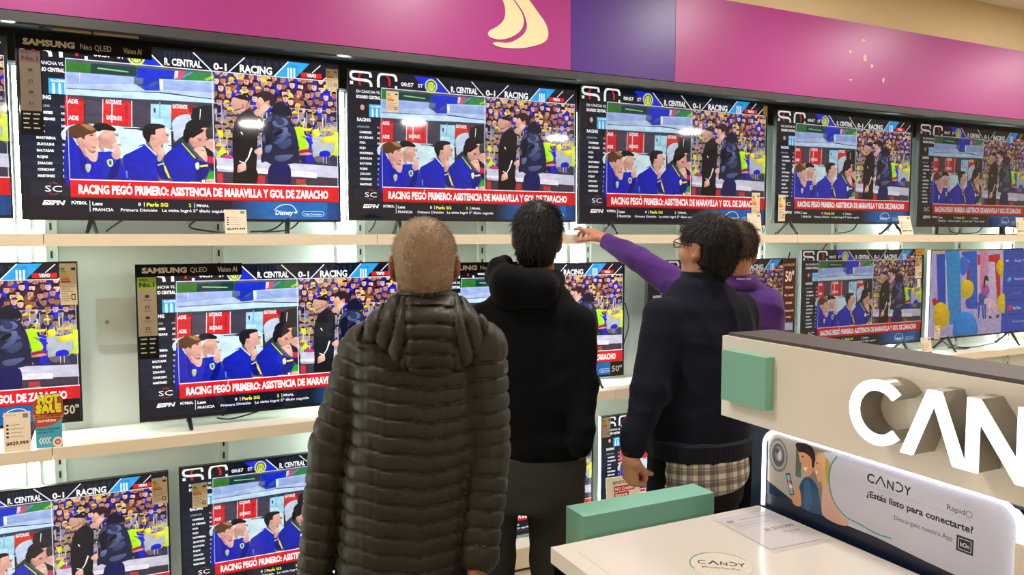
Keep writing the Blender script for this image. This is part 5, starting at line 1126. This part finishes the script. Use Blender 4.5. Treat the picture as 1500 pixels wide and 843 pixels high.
hL=hand_prims(px(923,668,2.575),(.05,.04,-1),r_+f_*.1,1,(72,88,50),s=1.0,arm=wr[0]-el[0],fist=True); hR=hand_prims(px(1064,640,3.05),(-.3,.6,-.6),-r_,-1,(30,40,20))
p3,P,M=person('person in a navy sweater over a checked shirt, wearing glasses, looking up left',(cxy[0],cxy[1]),y3,hc,hax,1.03,neck,sh,el,wr,prof,hips,kn,an,M_skin,(hL,hR),nr=.058)
def crown_hair(name,c1,c2,pt,rad):
    m=mat(name,c1,.55,bump=(210,.6,(1,1,.22)),vary=.45); nt=m.node_tree; b=nt.nodes['Principled BSDF']
    g=nt.nodes.new('ShaderNodeTexCoord'); v=nt.nodes.new('ShaderNodeVectorMath'); v.operation='DISTANCE'; v.inputs[1].default_value=pt
    mr=nt.nodes.new('ShaderNodeMapRange'); mr.inputs[1].default_value=0; mr.inputs[2].default_value=rad; mr.inputs[3].default_value=.8; mr.inputs[4].default_value=0
    mx=nt.nodes.new('ShaderNodeMix'); mx.data_type='RGBA'; mx.inputs[7].default_value=(*lin(c2),1)
    src=b.inputs['Base Color'].links[0].from_socket
    nt.links.new(g.outputs['Object'],v.inputs[0]); nt.links.new(v.outputs['Value'],mr.inputs[0]); nt.links.new(mr.outputs[0],mx.inputs[0]); nt.links.new(src,mx.inputs[6]); nt.links.new(mx.outputs[2],b.inputs['Base Color']); return m
cp=P(.035,-.085,.085)-np.array(p3.location)
put('hair',hair(hc,hax,1.03,3,8000,.019,.10,.0009,(.008,.066,.082,8,.0015),fr=90,top=.002,h=.003),crown_hair('dark_brown_thinning_hair','1c1411','6a4a38',cp,.055),p3)
pr=[(loft(prof,y3,2.3),.02)]
for i in (0,1): pr+=[(cone(sh[i],.070,el[i],.060),.03),(cone(el[i],.060,wr[i],.044),.012),(cone(wr[i],.040,wr[i]+(wr[i]-el[i])*.10,.039),.008)]
V=build('s',pr,.0062,None,p3,disp=plus(wrinkle(31,20,.0026,(1,1,1.3)),folds(5,22,.0055,[(1,0,.8),(.6,.3,-1),(1,0,.15),(.2,.5,1)]))); sw=put('sweater',[V],M_knit,p3)
def band(name,c,r,f,u,rows,m,parent,n=96,rib=.0,ribn=64,bot=None,pw=1.0):   # rows (a,b,z)
    bm=bmesh.new(); uvl=bm.loops.layers.uv.new('UVMap'); rings=[]
    for a,b,z in rows:
        rr=[]
        for k in range(n):
            q=2*PI*k/n; e=1+rib*math.cos(q*ribn); zz=z if bot is None else bot(q,z)
            rr.append(bm.verts.new(Vector(c+r*a*e*math.copysign(abs(math.cos(q))**pw,math.cos(q))+f*b*e*math.copysign(abs(math.sin(q))**pw,math.sin(q))+u*zz)-parent.location))
        rings.append(rr)
    for i in range(len(rings)-1):
        for k in range(n):
            fc=bm.faces.new((rings[i][k],rings[i][(k+1)%n],rings[i+1][(k+1)%n],rings[i+1][k]))
            for lp,(kk,ii) in zip(fc.loops,((k,i),(k+1,i),(k+1,i+1),(k,i+1))): lp[uvl].uv=(kk/n*1.05,(rings[ii][kk%n].co.z))
    o=finish(name,bm,m,parent,smooth=True); md=o.modifiers.new('thickness','SOLIDIFY'); md.thickness=.004; md.offset=-1; return o
r,f,u=axes(y3); z0=px(1024,648,2.75)
band('ribbed_hem',V3((z0[0],z0[1],0)),r,f,u,[(.180,.134,z0[2]+.035),(.195,.150,z0[2]+.022),(.195,.150,z0[2]-.02),(.190,.145,z0[2]-.035),(.174,.13,z0[2]-.037)],M_rib,p3,n=320,rib=.006,ribn=80,pw=.87)
cz=px(1028,408,2.755); band('ribbed_collar',cz,r,f,u,[(.096,.092,-.045),(.086,.084,-.03),(.076,.077,0),(.073,.075,.024),(.069,.071,.025)],M_rib,p3,n=220,rib=.008,ribn=55)
# checked shirt tail
m=bpy.data.materials.new('checked_cotton'); m.use_nodes=True; nt=m.node_tree; b=nt.nodes['Principled BSDF']; b.inputs['Roughness'].default_value=.85
uv=nt.nodes.new('ShaderNodeUVMap'); sp=nt.nodes.new('ShaderNodeSeparateXYZ'); nt.links.new(uv.outputs[0],sp.inputs[0]); prev=None
def stripe(axis,period,off,width,colr,prev):
    mm=nt.nodes.new('ShaderNodeMath'); mm.operation='ADD'; mm.inputs[1].default_value=off; nt.links.new(sp.outputs[axis],mm.inputs[0])
    m2=nt.nodes.new('ShaderNodeMath'); m2.operation='FLOORED_MODULO'; m2.inputs[1].default_value=period; nt.links.new(mm.outputs[0],m2.inputs[0])
    m3=nt.nodes.new('ShaderNodeMath'); m3.operation='LESS_THAN'; m3.inputs[1].default_value=width; nt.links.new(m2.outputs[0],m3.inputs[0])
    m4=nt.nodes.new('ShaderNodeMath'); m4.operation='MULTIPLY'; m4.inputs[1].default_value=.62; nt.links.new(m3.outputs[0],m4.inputs[0])
    mx=nt.nodes.new('ShaderNodeMix'); mx.data_type='RGBA'; nt.links.new(m4.outputs[0],mx.inputs[0]); mx.inputs[7].default_value=(*lin(colr),1)
    if prev is None: mx.inputs[6].default_value=(*lin('ece4d6'),1)
    else: nt.links.new(prev,mx.inputs[6])
    return mx.outputs[2]
for a_ in (0,1):
    prev=stripe(a_,.042,.0,.016,'4a3238',prev); prev=stripe(a_,.042,.024,.007,'5a5a70',prev)
nt.links.new(prev,b.inputs['Base Color'])
zs_=px(1024,660,2.75)[2]
def tailz(q,z):
    back=max(0,-math.sin(q+.35)); fr_=max(0,math.sin(q+.35)); lowz=zs_-.050-.075*max(back,fr_)**.9
    return z if z>zs_-.03 else lowz
band('checked_shirt',V3((z0[0],z0[1],0)),r,f,u,[(.170,.125,zs_+.03),(.176,.130,zs_-.01),(.180,.138,zs_-.1)],m,p3,n=128,bot=tailz,pw=.82)
trousers(p3,prof_from([(1022,735,2.75,.160,.120),(1022,690,2.75,.160,.120),(1024,655,2.75,.150,.110)]),hips,kn,an,y3,M_dark,seed=17)
shoes(p3,[a*[1,1,0] for a in an],y3,M_shoe)
M_fr=mat('black_spectacle_frame','101010',.3)
g=lambda *q: Vector(P(*q))-p3.location
pts=[]
for q in (-1,1):
    pts.append((spline([g(q*.033+.024*math.copysign(abs(math.cos(a_))**.6,math.cos(a_)),.101,.002+.015*math.copysign(abs(math.sin(a_))**.6,math.sin(a_))) for a_ in [2*PI*k/12 for k in range(13)]],2),.0018))
    pts.append(([g(q*.06,.102,.010),g(q*.078,.06,.012),g(q*.083,-.012,.014),g(q*.083,-.026,.002)],.0019))
pts.append(([g(-.008,.105,.006),g(.008,.105,.006)],.0018)); gl=tubes('glasses',pts,M_fr,p3,6)
wc=(wr[0]+px(924,668,2.57))/2; bm=bmesh.new(); tube(bm,[Vector(wc+V3((.032*math.cos(q),.028*math.sin(q),.006*math.cos(q))))-p3.location for q in [2*PI*k/24 for k in range(24)]],.007,8,closed=True); finish('watch',bm,M_black,p3,smooth=True)
# --- 4. man in the purple polo shirt
y4=R(28)
M_polo=mat('purple_pique','4a2470',.8,bump=(300,.25),vary=.1,sheen=.1,spec=.25)
prof=prof_from([(1072,640,3.22,.17,.125),(1072,560,3.22,.175,.13),(1072,500,3.22,.182,.128),(1070,450,3.22,.190,.115),(1072,430,3.22,.17,.1),(1076,412,3.22,.11,.085),(1080,400,3.22,.07,.07)])
sh=[px(1006,428,3.28),px(1124,448,3.16)]; el=[px(935,380,3.5),px(1132,560,3.2)]; wr=[px(890,354,3.68),px(1112,620,3.35)]
cxy=px(1072,600,3.24); hips,kn,an=legs(cxy[0],cxy[1],y4,.86,.09)
hc=px(1077,368,3.2); hax=axes(R(40),R(4),R(8)); neck=px(1079,408,3.22)
dH=px(853,331,3.80)-wr[0]
hL=hand_prims(px(882,349,3.70),dH,(.0,.35,-1),1,(20,34,20),s=1.0,idx=(4,18,12),spread=.5); r_,f_,u_=axes(y4); hR=hand_prims(px(1110,632,3.36),(-.1,.3,-1),-r_,-1,(25,35,20))
p4,P,M=person('person in a purple polo shirt and lanyard, reaching an arm toward the upper shelf',(cxy[0],cxy[1]),y4,hc,hax,1.0,neck,sh,el,wr,prof,hips,kn,an,M_skin,(hL,hR))
put('hair',hair(hc,hax,1.0,4,6000,.016,.15,.0009,(.008,.060,-.022,15,.0015),fr=90,top=.005,h=.003),mat('brown_hair','46321f',.6,bump=(210,.6,(1,1,.22)),vary=.45),p4)
pr=[(loft(prof,y4,2.3),.02)]
for i in (0,1): pr+=[(cone(sh[i],.066,el[i],.054),.03),(cone(el[i],.054,wr[i],.037),.02)]
V=build('s',pr,.0062,None,p4,disp=plus(wrinkle(41,26,.0026),folds(9,38,.0055,[(.3,-.1,1),(.5,.2,1),(1,.3,.5)]))); put('polo_shirt',[V],M_polo,p4)
r,f,u=axes(y4); cz=px(1079,410,3.215); band('collar',cz,r,f,u,[(.105,.10,-.035),(.088,.086,-.005),(.074,.073,.018),(.068,.068,.016),(.07,.07,-.01)],M_polo,p4,n=60)
lan=band('lanyard',cz,r,f,u,[(.079,.078,.008),(.074,.073,.026)],M_black,p4,n=60,bot=lambda q,z: z+.008*math.sin(q))
a=Art(.0001); a.text(0,'e8e4d8','Galaxy A56',0,10,7,x1=60,bold=.03); me=a.mesh('lanyard_lettering',.001); me.materials.append(M_print); p=link('lettering',me,None,lan); 
p.rotation_euler=(0,0,-y4); p.location=Vector(cz+r*(-.022)-f*.0825+u*.015)-p4.location
trousers(p4,prof_from([(1072,680,3.22,.165,.12),(1072,630,3.22,.16,.118)]),hips,kn,an,y4,M_dark,seed=27)
shoes(p4,[a*[1,1,0] for a in an],y4,M_shoe)
